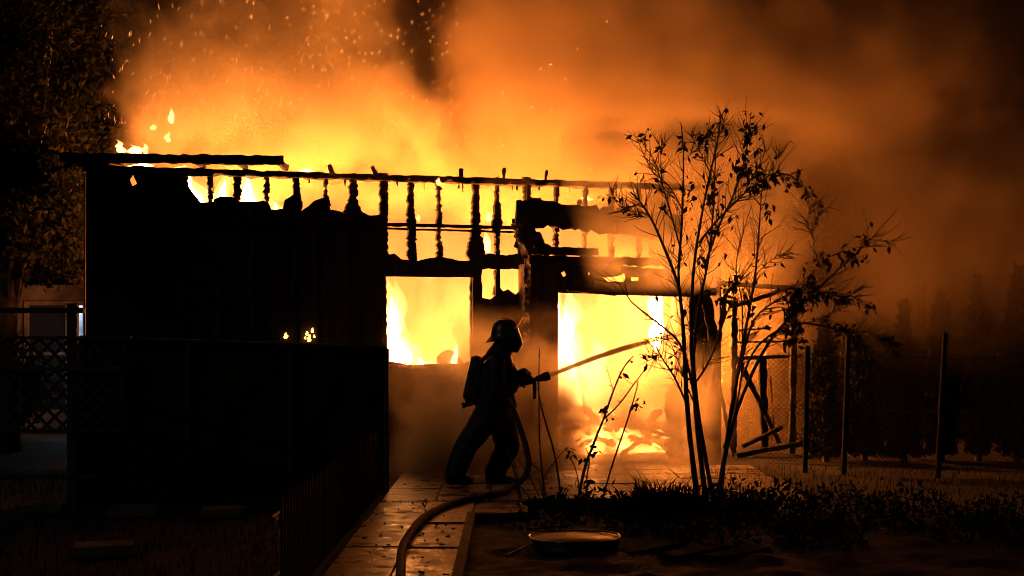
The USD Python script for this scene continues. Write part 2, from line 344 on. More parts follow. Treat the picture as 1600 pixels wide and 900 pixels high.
for s, (px, w, yt, yb, lumps) in enumerate([
        (291, .05, 270, 330, ()), (329, .07, 270, 340, ()), (371.5, .075, 270, 340, ()), (418, .07, 270, 345, ()), (464, .06, 270, 345, ((318, .06, .12),)),
        (510, .055, 270, 350, ((325, .08, .1),)), (553.5, .075, 270, 350, ((332, .12, .1),)), (601, .10, 270, 430, ()),
        (644, .065, 276, 420, ((392, .035, .2), (345, .03, .1))), (688, .055, 276, 420, ((400, .04, .12), (350, .02, .1))),
        (745, .09, 276, 640, ((382, .10, .13), (400, .08, .1))), (779, .05, 276, 600, ((352, .06, .1), (335, .03, .14), (460, .05, .08))), (826.5, .085, 276, 720, ()),
        (871.5, .05, 280, 425, ()), (917, .045, 282, 425, ()), (958, .045, 284, 425, ()), (1001, .045, 286, 425, ()), (1046, .05, 288, 425, ())]):
    put(house, 'stud', stud(px, w, yt, yb, seed=s + 1, lumps=lumps), CHAR)
# long timbers of the front
u0, u1 = UZ(130, 262)[0], UZ(1095, 290)[0]
def wbeam(ua, za, ub, zb, d, w, h, **k): return beam(L(ua, d, za), L(ub, d, zb), w, h, **k)
put(house, 'wall_plate', wbeam(u0, zt - .045, u1, zt - .045, .05, .14, .085, rough=.014, seed=3, step=.035, eat=.02), CHAR)
ua, ub = UZ(605, 352)[0], UZ(815, 355)[0]; zr = UZ(640, 351)[1]; zr2 = UZ(640, 357.5)[1]
put(house, 'middle_rail', wbeam(ua, zr, ub, zr - .005, .07, .06, .042, rough=.008, seed=5, step=.03), CHAR)
put(house, 'middle_rail', wbeam(ua, zr2, ub, zr2 - .01, .08, .05, .028, rough=.007, seed=6, step=.03), CHAR)
for s, (px, ln) in enumerate(((484, .05), (540, .07), (622, .05), (664, .09), (719, .06), (724, .10), (803, .08), (809, .06), (845, .05), (891, .07))):
    a = UZ(px, 280); put(house, 'hanging_scrap', beam(L(a[0], .05, zt - .075), L(a[0] + .01 * math.sin(s * 3), .05, zt - .085 - ln), .012 + .008 * (s % 3), .01, rough=.005, seed=s + 170, step=.02), CHAR)
# window: lining, sill, header
wu0, wu1, wz0, wz1 = UZ(602, 500)[0], UZ(739, 500)[0], UZ(670, 569)[1], UZ(670, 433)[1]
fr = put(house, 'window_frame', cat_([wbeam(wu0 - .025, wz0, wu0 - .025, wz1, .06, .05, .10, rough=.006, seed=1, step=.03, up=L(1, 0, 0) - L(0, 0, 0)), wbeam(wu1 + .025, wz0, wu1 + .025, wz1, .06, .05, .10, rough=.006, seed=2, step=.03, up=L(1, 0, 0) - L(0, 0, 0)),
                                     wbeam(wu0, wz1 + .025, wu1, wz1 + .025, .06, .10, .05, rough=.008, seed=4, step=.03)]), SMOULDER_AND_FIRELIGHT)
put(fr, 'sill', wbeam(wu0 - .05, wz0 - .02, wu1 + .05, wz0 - .045, .02, .16, .05, rough=.012, seed=8, step=.03, eat=.02), SMOULDER_AND_FIRELIGHT)
# rafter stubs above the plate
for s, (xa, ya, xb, yb, w) in enumerate([(523, 275, 516, 257, .05), (592, 275, 583, 259, .05), (721.5, 278, 723, 263, .05), (788, 280, 790, 262, .04), (853, 282, 857, 265, .04)]):
    a, b = UZ(xa, ya), UZ(xb, yb)
    put(house, 'rafter_stub', beam(L(a[0], .04, a[1] - .03), L(b[0], .07, b[1]), w, .05, rough=.012, seed=s + 20, step=.03, up=(0, 1, 0)), CHAR)
# the roof edge still standing at the left: fascia board and rafter tails
fo = .55
fa, fb = W(92, 246, fo), W(443, 251, fo)
put(house, 'fascia_board', beam(fa, fb, .05, .105, rough=.007, seed=11, step=.04), CHAR)
for s, px in enumerate((150, 178, 306, 372, 436)):
    a = W(px, 251 + (px - 300) * .015, fo); b = L(UZ(px + 14, 270)[0], .15, zt + .05)
    put(house, 'rafter', beam(a, b, .055, .075, rough=.006, seed=30 + s), CHAR)
rb = [L(UZ(96, 262)[0], .0, zt + .07), L(UZ(300, 262)[0], .0, zt + .065)]
put(house, 'roof_board', beam(W(94, 254, .30), W(170, 256, .30), .5, .03, rough=.006, seed=41), CHAR)
# left side wall and back wall of the house (seen only through the holes)
pu1_ = UZ(1124, 450, .45)[0] - .03
for i in range(20):
    put(house, 'side_plank', wall_box(uL - .02, uL + .0 + .02 * (i % 2) * .4, .02 + i * .2, .02 + (i + 1) * .2 + .01 * (i % 2), 0, zt - .12 if i < 2 else 2.3 + .25 * math.sin(i * 2.3)), CLAD)
for i in range(18):
    put(house, 'right_side_plank', wall_box(pu1_ - .02, pu1_ + .02 * (i % 2) * .4, .45 + i * .2, .45 + (i + 1) * .2 + .01 * (i % 2), 0, 2.5 + .2 * math.sin(i * 1.3)), CLAD)
for i in range(22):
    uu = uL + i * .36; put(house, 'back_plank', wall_box(uu, uu + .355, 4.2, 4.22 + .01 * (i % 2), 0, 1.5 + .3 * math.sin(i * 1.7)), CLAD)
# porch: front plane stands proud of the wall
PO = .45
pu0, pu1 = UZ(828, 450, PO)[0], UZ(1124, 450, PO)[0]
du0, du1, dz1 = UZ(872, 500, PO)[0], UZ(1078, 500, PO)[0], UZ(900, 458, PO)[1]
zlint = UZ(850, 404, PO)[1]
porch = Polygon([(pu0, -.12), (pu0, zlint), (pu1, UZ(1140, 428, PO)[1]), (pu1, -.12)])
porch = porch.difference(ragged(Polygon([(du0, -.2), (du0, dz1), (du1, dz1 - .04), (du1, -.2)]), .009, 8, 21))
porch = porch.difference(ragged(poly([(1108, 380), (1145, 380), (1145, 560), (1132, 600), (1122, 520), (1113, 470), (1104, 440)], PO), .03, 7, 77))
for i, h in enumerate([[(876, 426), (882, 424), (885, 430), (880, 433)], [(919, 425), (923, 428), (920, 431)], [(942, 434), (965, 432), (975, 427), (977, 433), (974, 440), (950, 441)], [(985, 434), (998, 433), (998, 438), (986, 439)], [(1034, 434), (1042, 434), (1041, 436.5)]]):
    porch = porch.difference(ragged(poly(h, PO), .010, 14, 40 + i, .008))
porch = porch.difference(ragged(poly([(900, 396), (940, 399), (1060, 409), (1140, 400), (1140, 380), (900, 380)], PO), .02, 7, 51))
u, i = pu0, 0
while u < pu1:
    piece = porch.intersection(sbox(u - (.012 if i % 2 else 0), -1, u + .17 + (.012 if i % 2 else 0), 5))
    for g in getattr(piece, 'geoms', [piece]):
        m = ext(g, -PO - (.02 if i % 2 else 0), -PO + (.0 if i % 2 else .02))
        if m is not None: put(house, 'porch_plank', m, CLAD)
    u += .17; i += 1
for nm, ua, ub in (('porch_return', pu0 - .02, pu0 + .0), ('porch_return', pu1, pu1 + .02)):
    put(house, nm, wall_box(ua, ub, -PO - .01, -.02, 0, zlint - .06), CLAD)
put(house, 'lintel', wbeam(pu0 + .02, dz1 + .10, pu1 - .02, dz1 + .03, -PO + .08, .10, .12, rough=.015, seed=51, step=.04, eat=.03), CHAR)
put(house, 'leaning_timber', beam(W(1086, 738, PO + .35), W(1136, 452, PO + .05), .07, .06, rough=.014, seed=63, step=.04, eat=.02), CHAR)
put(house, 'leaning_timber', beam(W(1150, 735, PO + .3), W(1098, 470, PO + .08), .05, .05, rough=.012, seed=64, step=.04, eat=.02), CHAR)
put(house, 'hanging_splinter', beam(W(885, 452, PO + .03), W(962, 461, PO + .05), .03, .03, rough=.008, seed=52, step=.03), CHAR)
put(house, 'door_post', wbeam(du0 - .035, 0, du0 - .035, dz1, -PO + .05, .07, .09, rough=.01, seed=53, step=.04), CHAR)
put(house, 'door_post', wbeam(du1 + .035, 0, du1 + .035, dz1 - .03, -PO + .05, .07, .09, rough=.012, seed=54, step=.04), CHAR)
put(house, 'door_batten', beam(W(866, 740, PO + .03), W(866, 605, PO + .03), .022, .03, rough=.005, seed=56, step=.03), SMOULDER_AND_FIRELIGHT, label='narrow glowing slit of burning wood beside the doorway')
put(house, 'corner_trim_painted_glow', beam(W(821, 735, PO + .02), W(824, 404, PO + .02), .075, .03, rough=.006, seed=55, step=.05), SMOULDER_AND_FIRELIGHT)  # emission stands in for firelight falling on this strip
put(house, 'porch_fascia', beam(W(806, 331, PO + .25), W(1062, 356, PO + .25), .05, .30, rough=.008, seed=57, step=.05), CHAR, label='deep charred fascia board of the porch roof')
put(house, 'barge_board', beam(W(812, 340, PO + .2), W(822, 398, PO + .1), .05, .20, rough=.015, seed=58, step=.04, up=(1, 0, 0)), CHAR)
put(house, 'barge_board', beam(W(816, 345, PO + .16), W(858, 398, PO + .1), .06, .13, rough=.02, seed=59, step=.035, up=(1, 0, 0)), CHAR)
put(house, 'porch_beam', beam(W(824, 392, PO + .12), W(934, 394, PO + .12), .08, .09, rough=.015, seed=60, step=.035), CHAR)
put(house, 'porch_beam', beam(W(826, 405, PO + .02), W(1085, 411, PO + .02), .08, .10, rough=.018, seed=62, step=.03), CHAR)
put(house, 'gable_trim_painted_glow', beam(W(802, 349, PO + .22), W(821, 399, PO + .14), .03, .07, rough=.01, seed=61, step=.04, up=(1, 0, 0)), SMOULDER_AND_FIRELIGHT)  # fire-lit face painted in as emission
for s, px in enumerate((836, 900, 966, 1030)):
    put(house, 'porch_rafter', beam(W(px, 330 + (px - 836) * .1, PO + .22), L(UZ(px + 8, 300)[0], .05, zt - .28), .05, .08, rough=.01, seed=70 + s), CHAR)

# lean-to at the right end, burnt down to its frame
lean = thing('lean_to_frame', 'burnt out lean-to frame with rails and fallen brace right of the doorway', 'lean-to', L(2.9, -.4, 0))
LO = .35
def lp(x, y, o=LO): return W(x, y, o)
for s, (x0, y0, x1, y1, w) in enumerate([(1146, 740, 1148, 470, .075), (1195, 700, 1191, 560, .10), (1237, 728, 1241, 468, .09)]):
    put(lean, 'post', beam(lp(x0, y0), lp(x1, y1), w, w, rough=.012, seed=80 + s, step=.04, eat=.02), CHAR)
for s, (x0, y0, x1, y1, w) in enumerate([(1148, 517, 1205, 512, .022), (1148, 535, 1240, 533, .02), (1148, 560, 1232, 557, .045), (1120, 442, 1262, 452, .06), (1150, 478, 1262, 440, .05)]):
    put(lean, 'rail', beam(lp(x0, y0, LO + .06), lp(x1, y1, LO + .06), w, w, rough=.006, seed=85 + s, step=.04), CHAR)
put(lean, 'brace', beam(lp(1153, 560, LO + .12), lp(1218, 692, LO + .3), .085, .06, rough=.015, seed=91, step=.04), CHAR)
put(lean, 'fallen_beam', beam(lp(1150, 712, LO + .6), lp(1280, 688, LO + .6), .06, .06, rough=.01, seed=92, step=.05), CHAR)
put(lean, 'fallen_beam', beam(lp(1160, 698, LO + .5), lp(1222, 668, LO + .45), .05, .05, rough=.01, seed=93, step=.05), CHAR)
put(lean, 'hanging_strip', beam(lp(1203, 575, LO + .05), lp(1210, 680, LO + .05), .02, .015, rough=.004, seed=94), SMOULDER_AND_FIRELIGHT)
for i in range(9):
    a = lp(1150 + i * 11, 0, 0); uu = UZ(1148 + i * 12, 600)[0]
    put(lean, 'back_board', wall_box(uu, uu + .085, 2.6, 2.62, .35, 2.0 + .15 * math.sin(i * 2.1)), CLAD)

# ---------------------------------------------------------------- the fire
def heap(center, rx, ry, h, seed, n=26, res=40):
    a = np.linspace(0, 2 * math.pi, res, endpoint=False); rings = []
    for k in range(n):
        t = 1 - k / (n - 1); r = np.stack([np.cos(a) * rx * t, np.sin(a) * ry * t, np.full(res, h * (1 - t) ** .8)], 1)
        r[:, 2] += (meshkit.fbm(r * 5 + seed, 4, seed) - .5) * h * 1.1 * (1 - t ** 4); r[:, :2] *= (1 + (meshkit.fbm(r * 3 + seed, 3, seed + 1)[:, None] - .5) * .5)
        r[:, 2] = np.maximum(r[:, 2], -.02); rings.append(r + center)
    return loft(rings)
db = thing('burning_debris', 'glowing heap of collapsed burning rubble inside the doorway', 'debris', L(1.3, .8, 0))
put(db, 'ember_bed', heap(L(1.2, 1.3, 0), 1.25, 1.3, .55, 4), EMBER)
r = random.Random(3)
for i in range(34):
    c = L(.55 + r.uniform(0, 1.5), r.uniform(-.5, 1.3), .05 + r.uniform(0, .45)); dv = np.array([r.uniform(-1, 1), r.uniform(-1, 1), r.uniform(-.3, .6)]); dv *= r.uniform(.1, .28) / np.linalg.norm(dv)
    put(db, 'charred_chunk', beam(c - dv, c + dv, r.uniform(.04, .12), r.uniform(.03, .08), rough=.02, seed=i + 100, step=.05), CHAR if r.random() < .7 else SMOULDER_AND_FIRELIGHT)
c = W(1052, 700, .3)
put(db, 'leaning_panel', beam(W(1062, 715, .2), W(1049, 600, .2), .20, .05, rough=.03, seed=150, step=.04, eat=.05), CHAR)
for i in range(9):
    a = W(1046 + 6 * (i % 3), 640 + i * 9, .25); put(db, 'charred_chunk', rough(ball(a, .07 + .03 * (i % 2), 2), .03, 9, i), CHAR)
# burning chair seen through the window
ch = thing('burning_chair', 'curved chair back in flames low in the window', 'chair', L(-.75, .7, 0))
cp = [W(682 + 44 * t, 566 - 22 * math.sin(math.pi * min(1, .15 + t * .85)) , -.7) for t in np.linspace(0, 1, 9)]
put(ch, 'backrest', loft([np.array([p + (0, 0, -.02), p + (0, .05, -.02), p + (0, .05, -.30), p + (0, 0, -.30)]) for p in cp]), SMOULDER_AND_FIRELIGHT)
cu = UZ(704, 560, -.7)[0]
put(ch, 'seat', wall_box(cu - .24, cu + .24, .78, 1.2, .62, .70), CHAR)
for du in (-.2, .2):
    for dd in (.8, 1.15): put(ch, 'leg', wall_box(cu + du - .02, cu + du + .02, dd, dd + .04, 0, .62), CHAR)
# flames inside the house, with added unseen emitters lighting the smoke
def flame_mesh(p, w, h, seed, lean=0.0, res=14):
    n = 22; rings = []
    for i in range(n + 1):
        t = i / n; rr = w * (math.sin(math.pi * min(1, (t * .92 + .08)) ** .75)) * (1 - t * .35) + .004
        off = np.array([(meshkit.noise(np.array([t * 4, seed * 2.7, 0.0]), seed) - .5) * w * 1.6 * t + lean * t * h, (meshkit.noise(np.array([t * 4, seed * 1.7, 9.0]), seed) - .5) * w * t, h * t])
        a = np.linspace(0, 2 * math.pi, res, endpoint=False)
        q = np.stack([np.cos(a) * rr, np.sin(a) * rr, a * 0], 1); q *= (1 + (meshkit.fbm(np.stack([np.cos(a) * 1.2 + seed, np.sin(a) * 1.2, a * 0 + t * 5], 1), 3, seed)[:, None] - .5) * 1.1)
        rings.append(q + off + p)
    return loft(rings)
fire = thing('house_fire', 'blazing flames filling the inside of the burning house', 'fire', L(-.5, 1.5, 0))
for i, (u, d, z, w, h) in enumerate([(-3.55, .9, 1.9, .30, 1.5), (-3.0, .9, 2.0, .28, 1.4), (-2.75, 1.0, 1.9, .26, 1.4), (-1.45, .75, .9, .26, 1.5), (-1.3, 1.2, .85, .26, .9), (-.62, .8, .9, .16, .85), (-.85, .6, 1.0, .12, .35),
                                     (-1.6, .35, 1.02, .10, .45), (-1.4, .4, 1.03, .09, .3), (-1.15, .45, 1.03, .08, .28), (-.66, .35, 1.02, .08, .4), (-1.0, .4, 1.04, .07, .2), (.55, .25, .7, .22, 1.5), (.85, .8, .5, .34, 1.7), (1.3, 2.4, .5, .35, 1.1), (.6, .6, .4, .2, 1.0), (1.9, 2.0, .4, .3, 1.2), (1.1, 1.0, .9, .2, 1.0)]):
    put(fire, 'flame', flame_mesh(L(u, d, z), w, h, i + 1), FLAME, smooth=True)
CORE = mat('flame_core', {'e': ('emission', {'color': (1, .34, .08), 'strength': 34})}, surface='e.emission')
for i, (u, d, z, w, h) in enumerate([(.74, .35, .6, .12, 1.35), (1.0, .9, .7, .17, 1.2), (1.35, 1.5, .4, .12, .8), (UZ(306, 300)[0], .4, 2.75, .12, .72), (UZ(350, 300)[0], .45, 2.8, .10, .6), (UZ(396, 300)[0], .4, 2.75, .13, .7), (UZ(436, 300)[0], .5, 2.7, .07, .45), (-1.52, .3, 1.0, .13, 1.0), (-1.34, .4, 1.02, .12, .6), (-.66, .3, 1.0, .045, .4), (-1.1, .3, 1.02, .06, .22)]):
    put(fire, 'flame_core', flame_mesh(L(u, d, z), w, h, i + 41), CORE, smooth=True)
    put(fire, 'flame', flame_mesh(L(u, d, z - .05), w * 2.0, h * 1.3, i + 41), FLAME, smooth=True)
# emitters added to light the smoke, and the far wall alight from end to end
for i, (u, d, z, rx, ry, rz) in enumerate([(-3.7, 1.4, 1.5, .5, .7, 1.15), (-2.7, 1.5, 1.5, .5, .7, 1.05), (-2.05, 2.2, 1.3, .35, .6, 1.2), (-1.2, 1.6, .4, .45, .6, .42), (-.45, 1.3, .5, .35, .5, .45), (.08, 1.0, .95, .33, .5, .85), (du1 + .34, 1.4, 1.75, .13, .4, .5)]):
    put(fire, 'added_light_pile', rough(ball(L(u, d, z), 1, 4, (rx, ry, rz)), .12, 4, i), ADDED_LIGHT_C if u > -.6 else ADDED_LIGHT, smooth=True)
nu, nz_ = 60, 30; q = []
for j in range(nz_ + 1):
    for i in range(nu + 1):
        u = uL + .4 + (3.3 - uL - .4) * i / nu; z = .1 + 3.75 * j / nz_
        q.append(L(u, 3.7 + (meshkit.fbm(np.array([u * 1.2, z * 1.2, 0.0]), 3, 4) - .5) * .5, z + (.35 * (meshkit.noise(np.array([u * 2.5, 0, 0.0])) - .6) if j == nz_ else 0)))
q = np.array(q); i, j = np.meshgrid(np.arange(nu), np.arange(nz_), indexing='ij'); a = (j * (nu + 1) + i).ravel(); f_ = np.vstack([np.stack([a, a + 1, a + nu + 2], 1), np.stack([a, a + nu + 2, a + nu + 1], 1)])
CURT = mat('burning_wall_fire', {'g': ('geometry', {}), 'mp': ('mapping', {'scale': (1, 1, .5)}), 'n': ('noise_texture', {'scale': 1.6, 'detail': 4, 'roughness': .5, 'distortion': .5}), 'x': ('separate_xyz', {}),
                                 'r': ('map_range', {'from_min': .3, 'from_max': .7, 'to_min': .75, 'to_max': 1.3}), 'h': ('map_range', {'from_min': .8, 'from_max': 3.9, 'to_min': 4.0, 'to_max': .82}), 'm': ('math', {'math_type': 'multiply'}), 'e': ('emission', {'color': (1, .265, .045)})},
           [('g.position', 'mp.vector'), ('mp.vector', 'n.vector'), ('n.fac', 'r.value'), ('g.position', 'x.vector'), ('x.z', 'h.value'), ('r.result', 'm.value1'), ('h.result', 'm.value2'), ('m.value', 'e.strength')], surface='e.emission')
put(fire, 'flame_sheet', trimesh.Trimesh(np.vstack([q, q + (L(0, .05, 0) - L(0, 0, 0))]), np.vstack([f_, f_[:, ::-1] + len(q)]), process=False), CURT, smooth=True)
q = []
for j in range(21):
    for i in range(25):
        d = .7 + 2.95 * i / 24; z = .1 + 2.5 * j / 20
        q.append(L(pu1_ - .14 + (meshkit.fbm(np.array([d * 1.4, z * 1.4, 5.0]), 3, 6) - .5) * .22, d, z + (.3 * (meshkit.noise(np.array([d * 3, 2.0, 0.0])) - .6) if j == 20 else 0)))
q = np.array(q); i, j = np.meshgrid(np.arange(24), np.arange(20), indexing='ij'); a = (j * 25 + i).ravel(); f_ = np.vstack([np.stack([a, a + 1, a + 26], 1), np.stack([a, a + 26, a + 25], 1)])
put(fire, 'flame_sheet', trimesh.Trimesh(np.vstack([q, q + (L(.03, 0, 0) - L(0, 0, 0))]), np.vstack([f_, f_[:, ::-1] + len(q)]), process=False), CURT, smooth=True)
FIREVOL = volume('fire_glow', None, None, .008, 1.1, .30, .70, color=(.8, .6, .4), emit=.3, emin=.2, ecolor=(1, .28, .045),
                 emasks=[zmask(3.6, .8), umask(3.9, 2.3), umask(-4.7, -4.2), dmask(4.2, 3.0)], masks=[zmask(4.2, 2.5)])
put(fire, 'fire_gas', wall_box(uL + .03, 3.6, .16, 4.15, .02, 4.2), FIREVOL, kind='stuff')

# flames over the left of the roof and other small burning spots
def flames_at(lst, name, label, m, group=None):
    for i, (x, y, w, h, off, lab) in enumerate(lst):
        p = W(x, y, off); s = p[1] / F
        single(name, flame_mesh(p, w * s, h * s, i * 3 + 11, lean=-.1), m, lab, 'flame', True, 'flames over the left roof edge' if name == 'roof_flame' else None)
flames_at([(268, 193, 5, 26, -.4, 'taller detached lick of flame high above the left roof beam'), (263, 222, 4.5, 16, -.4, 'small detached lick of flame just below the taller one'),
           (190, 240, 8, 22, -.3, 'leftmost low flame on the left roof beam'), (212, 240, 14, 14, -.3, 'wide low flame on the left roof beam'), (228, 240, 5, 17, -.3, 'thin low flame right of the wide one on the roof beam'),
           (240, 203, 5, 9, -.5, 'tiny ragged flame left of the detached lick'), (480, 271, 13, 9, -.05, 'flat flame sitting on the wall plate right of the fascia end')], 'roof_flame', '', FLAME_T)
flames_at([(218, 266, 22, 13, -.3, 'flame under the left roof beam between two rafters'), (284, 268, 10, 10, -.3, 'smaller flame under the roof beam beside the second rafter'),
           (918, 0 + 313, 10, 6, -.6, 'flat flame behind the porch fascia'), (762, 395, 7, 36, -.3, 'bright flame between the two studs under the middle rail'), (764, 346, 5, 16, -.4, 'flame tip above the middle rail'),
           (654, 346, 3, 12, -.4, 'small flame tip above the middle rail near the first stud'), (686, 290, 4, 14, .05, 'small flame curling on the wall plate above a stud')], 'flame', '', FLAME_T)
single('spot_fire', flame_mesh(W(446, 529, .03), .022, .07, 3), FLAME_S, 'small round burning spot on the dark left wall', 'flame', True)
sp = thing('burning_fragment', 'ragged cluster of small flames on the dark wall near the window', 'flame', W(483, 533, .05))
for i, (dx, dy, s) in enumerate([(0, 0, .022), (-3, -9, .015), (5, -14, .015), (-6, -4, .009), (8, -6, .01)]):
    put(sp, 'flame_tip', flame_mesh(W(483 + dx, 534 + dy, .05), s, s * 4, i + 50), FLAME_S, smooth=True)
single('ember', rough(ball(G(380, 742, .05), .02, 2), .008, 30), FLAME_S, 'single glowing ember on the ground behind the dark screen', 'ember')

# ---------------------------------------------------------------- the firefighter
FY = 14.4
def fp(px, py, dy=0.0): return P(px, py, FY + dy)
ff = thing('person', 'firefighter in helmet, mask and air tank bracing to aim a hose at the doorway', 'person', fp(760, 757))
HP = (792, 526)
hipR, kneeR, ankR = fp(763, 650, -.10), fp(728, 697, -.12), fp(711, 742, -.12)
hipL, kneeL, ankL = fp(783, 651, .10), fp(794, 698, .12), fp(773, 742, .12)
shR, elR, wrR = fp(775, 568, -.20), fp(776, 612, -.25), fp(800, 607, -.10)
shL, elL, wrL = fp(786, 566, .18), fp(803, 593, .22), fp(818, 584, .09)
pel, che, shc, nek = fp(773, 640), fp(776, 588), fp(781, 565), fp(788, 549)
handR, handL = fp(808, 603, -.045), fp(826, 584, .03)
body = bones(chain([pel, che, shc, nek, fp(*HP)], [.13, .145, .12, .062, .09]) + [(shc, .1, shR, .065), (shc, .1, shL, .065), (pel, .12, hipR, .1), (pel, .12, hipL, .1), (fp(*HP), .09, fp(796, 536), .075)]
             + chain([shR, elR, wrR, handR], [.06, .048, .034, .03]) + chain([shL, elL, wrL, handL], [.06, .048, .034, .03])
             + chain([hipR, kneeR, ankR], [.10, .07, .05]) + chain([hipL, kneeL, ankL], [.10, .07, .05]), .03)
put(ff, 'body', body, SKIN, smooth=True)
def folds(m, amp, seed):
    v = np.array(m.vertices); n = m.vertex_normals
    d = (meshkit.fbm(v * (9, 9, 16) + seed, 3, seed) - .5) * 2
    m.vertices = v + n * (d * amp)[:, None]; return m
jk = bones(chain([fp(773, 642), fp(774, 612), fp(776, 585), fp(781, 566)], [.172, .165, .17, .135]) + [(fp(766, 588), .15, fp(767, 632), .16), (fp(781, 566), .12, fp(788, 553), .075), (fp(781, 568), .12, shR, .095), (fp(781, 568), .12, shL, .095), (fp(792, 615), .07, fp(795, 632), .085)]
           + chain([shR, elR, wrR], [.095, .08, .056]) + chain([shL, elL, wrL], [.092, .078, .056]), .022)
put(ff, 'jacket', folds(jk, .013, 2), GEAR, smooth=True)
tr = bones([(fp(773, 645), .17, fp(771, 640), .165)] + chain([hipR, kneeR, fp(712, 737, -.12)], [.152, .118, .108]) + chain([hipL, kneeL, fp(774, 737, .12)], [.152, .122, .108]), .022)
put(ff, 'trousers', folds(tr, .014, 5), GEAR, smooth=True)
for a, heel, toe in ((ankR, fp(705, 748, -.12), fp(732, 751, -.13)), (ankL, fp(768, 749, .12), fp(798, 752, .11))):
    put(ff, 'boot', bones([(a, .085, heel, .066), (heel, .062, toe, .048), (a, .075, (heel + toe) / 2, .052)], .02), RUBBER, smooth=True)
# collar and hood
put(ff, 'hood', bones([(fp(778, 560), .12, fp(786, 545), .105), (fp(771, 557), .085, fp(784, 542), .09), (fp(786, 550), .085, fp(790, 537), .10), (fp(790, 537), .10, fp(789, 525), .115)], .02), GEAR, smooth=True)
# helmet: high shell, flared neck guard, crest, lifted visor
hc = fp(789, 521); T = 5 / 100
sh = [];
for i in range(12):
    t = i / 11; z = -.055 + .205 * math.sin(t * math.pi / 2); rr = math.cos(t * math.pi / 2) ** .6
    a = np.linspace(0, 2 * math.pi, 28, endpoint=False)
    x = np.cos(a) * (.150 * rr + .002); y = np.sin(a) * (.125 * rr + .002)
    if i == 0: x = x * 1.22 + (-.02 * (np.cos(a) < 0) * np.abs(np.cos(a))); y = y * 1.16
    zz = z + (-.055 * np.clip(-np.cos(a) - .2, 0, 1) if i == 0 else 0) * np.ones(28)
    sh.append(np.stack([hc[0] + x, hc[1] + y, hc[2] + zz], 1))
he = put(ff, 'helmet', loft(sh), HELM, smooth=50)
put(he, 'crest', loft([np.array([hc + (x, -.012, z), hc + (x, .012, z), hc + (x, .012, z + .018), hc + (x, -.012, z + .018)]) for x, z in [(-.13, .06), (-.08, .122), (0, .147), (.08, .125), (.12, .08)]]), HELM)
VIS = mat('visor_plastic', {'p': ('principled_bsdf', {'base_color': (.75, .45, .25), 'roughness': .25, 'transmission_weight': .0}), 't': ('translucent_bsdf', {'color': (.9, .5, .25)}), 'm': ('mix_closure', {'fac': .6})},
          [('p.BSDF', 'm.closure1'), ('t.BSDF', 'm.closure2')], surface='m.closure')
vr = []
for i in range(9):
    a = -1.05 + 2.1 * i / 8
    dx, dy = math.cos(a), math.sin(a)
    p0 = fp(797, 514) + (dx * .06, dy * .135, 0); p1 = fp(808, 496) + (dx * .06 + .005, dy * .13, -.012 * (1 - dx))
    vr.append(np.array([p0, p1, p1 + (.005, 0, .004), p0 + (.006, 0, .0)]))
put(he, 'raised_visor', loft(vr), VIS)
# breathing mask
mk = put(ff, 'face_mask', bones([(fp(799, 527), .088, fp(807, 536), .064), (fp(806, 538), .055, fp(808, 543), .034), (fp(795, 543), .06, fp(804, 545), .036)], .015), RUBBER, smooth=True)
lens = []
for i in range(7):
    a = -1.1 + 2.2 * i / 6
    lens.append(np.array([fp(806 + 6.5 * math.cos(a), 520 + 0) + (0, .085 * math.sin(a), 0), fp(811 + 6.5 * math.cos(a), 537) + (0, .07 * math.sin(a), 0), fp(810 + 6.5 * math.cos(a), 537) + (-.004, .065 * math.sin(a), 0), fp(805 + 6.5 * math.cos(a), 520) + (-.004, .08 * math.sin(a), 0)]))
GLASSY = mat('mask_lens', {'p': ('principled_bsdf', {'base_color': (.25, .18, .12), 'roughness': .08})}, surface='p.BSDF')
put(mk, 'lens', loft(lens), GLASSY)
put(mk, 'filter_valve', cyl(fp(805, 545), fp(810, 549), .03, .026), RUBBER)
# air tank with valve, back plate and straps
tk = put(ff, 'air_tank', tube([fp(747, 556), fp(746.5, 558), fp(745.5, 562), fp(733, 620), fp(731.5, 625), fp(731, 627)], [.02, .05, .068, .068, .05, .02], 20), TANKM, smooth=40)
put(tk, 'valve', cat_([cyl(fp(731, 626), fp(729, 633), .022), cyl(fp(723, 634), fp(738, 631), .02), cyl(fp(722, 634), fp(726, 633), .03)]), IRON)
put(tk, 'tank_band', tube([fp(741.6, 581), fp(740.6, 586)], [.072, .072], 20), IRON)
put(ff, 'back_plate', bones([(fp(751, 565, -.09), .03, fp(741, 628, -.09), .03), (fp(751, 565, .09), .03, fp(741, 628, .09), .03), (fp(746, 600, -.1), .03, fp(746, 600, .1), .03)], .03, 4), RUBBER, smooth=True)
for s in (-1, 1):
    put(ff, 'shoulder_strap', tube([fp(750, 570, .1 * s), fp(767, 553, .13 * s), fp(782, 552, .135 * s), fp(798, 575, .12 * s), fp(802, 605, .10 * s)], .022, 6, smooth=16), IRON, smooth=True)
put(ff, 'waist_belt', loft([np.array([fp(773, 633) + (rr * math.cos(a), rr * .92 * math.sin(a), z) for rr, z in ((.186, -.025), (.198, -.02), (.198, .02), (.186, .025))]) for a in np.linspace(0, 2 * math.pi, 24)]), IRON)
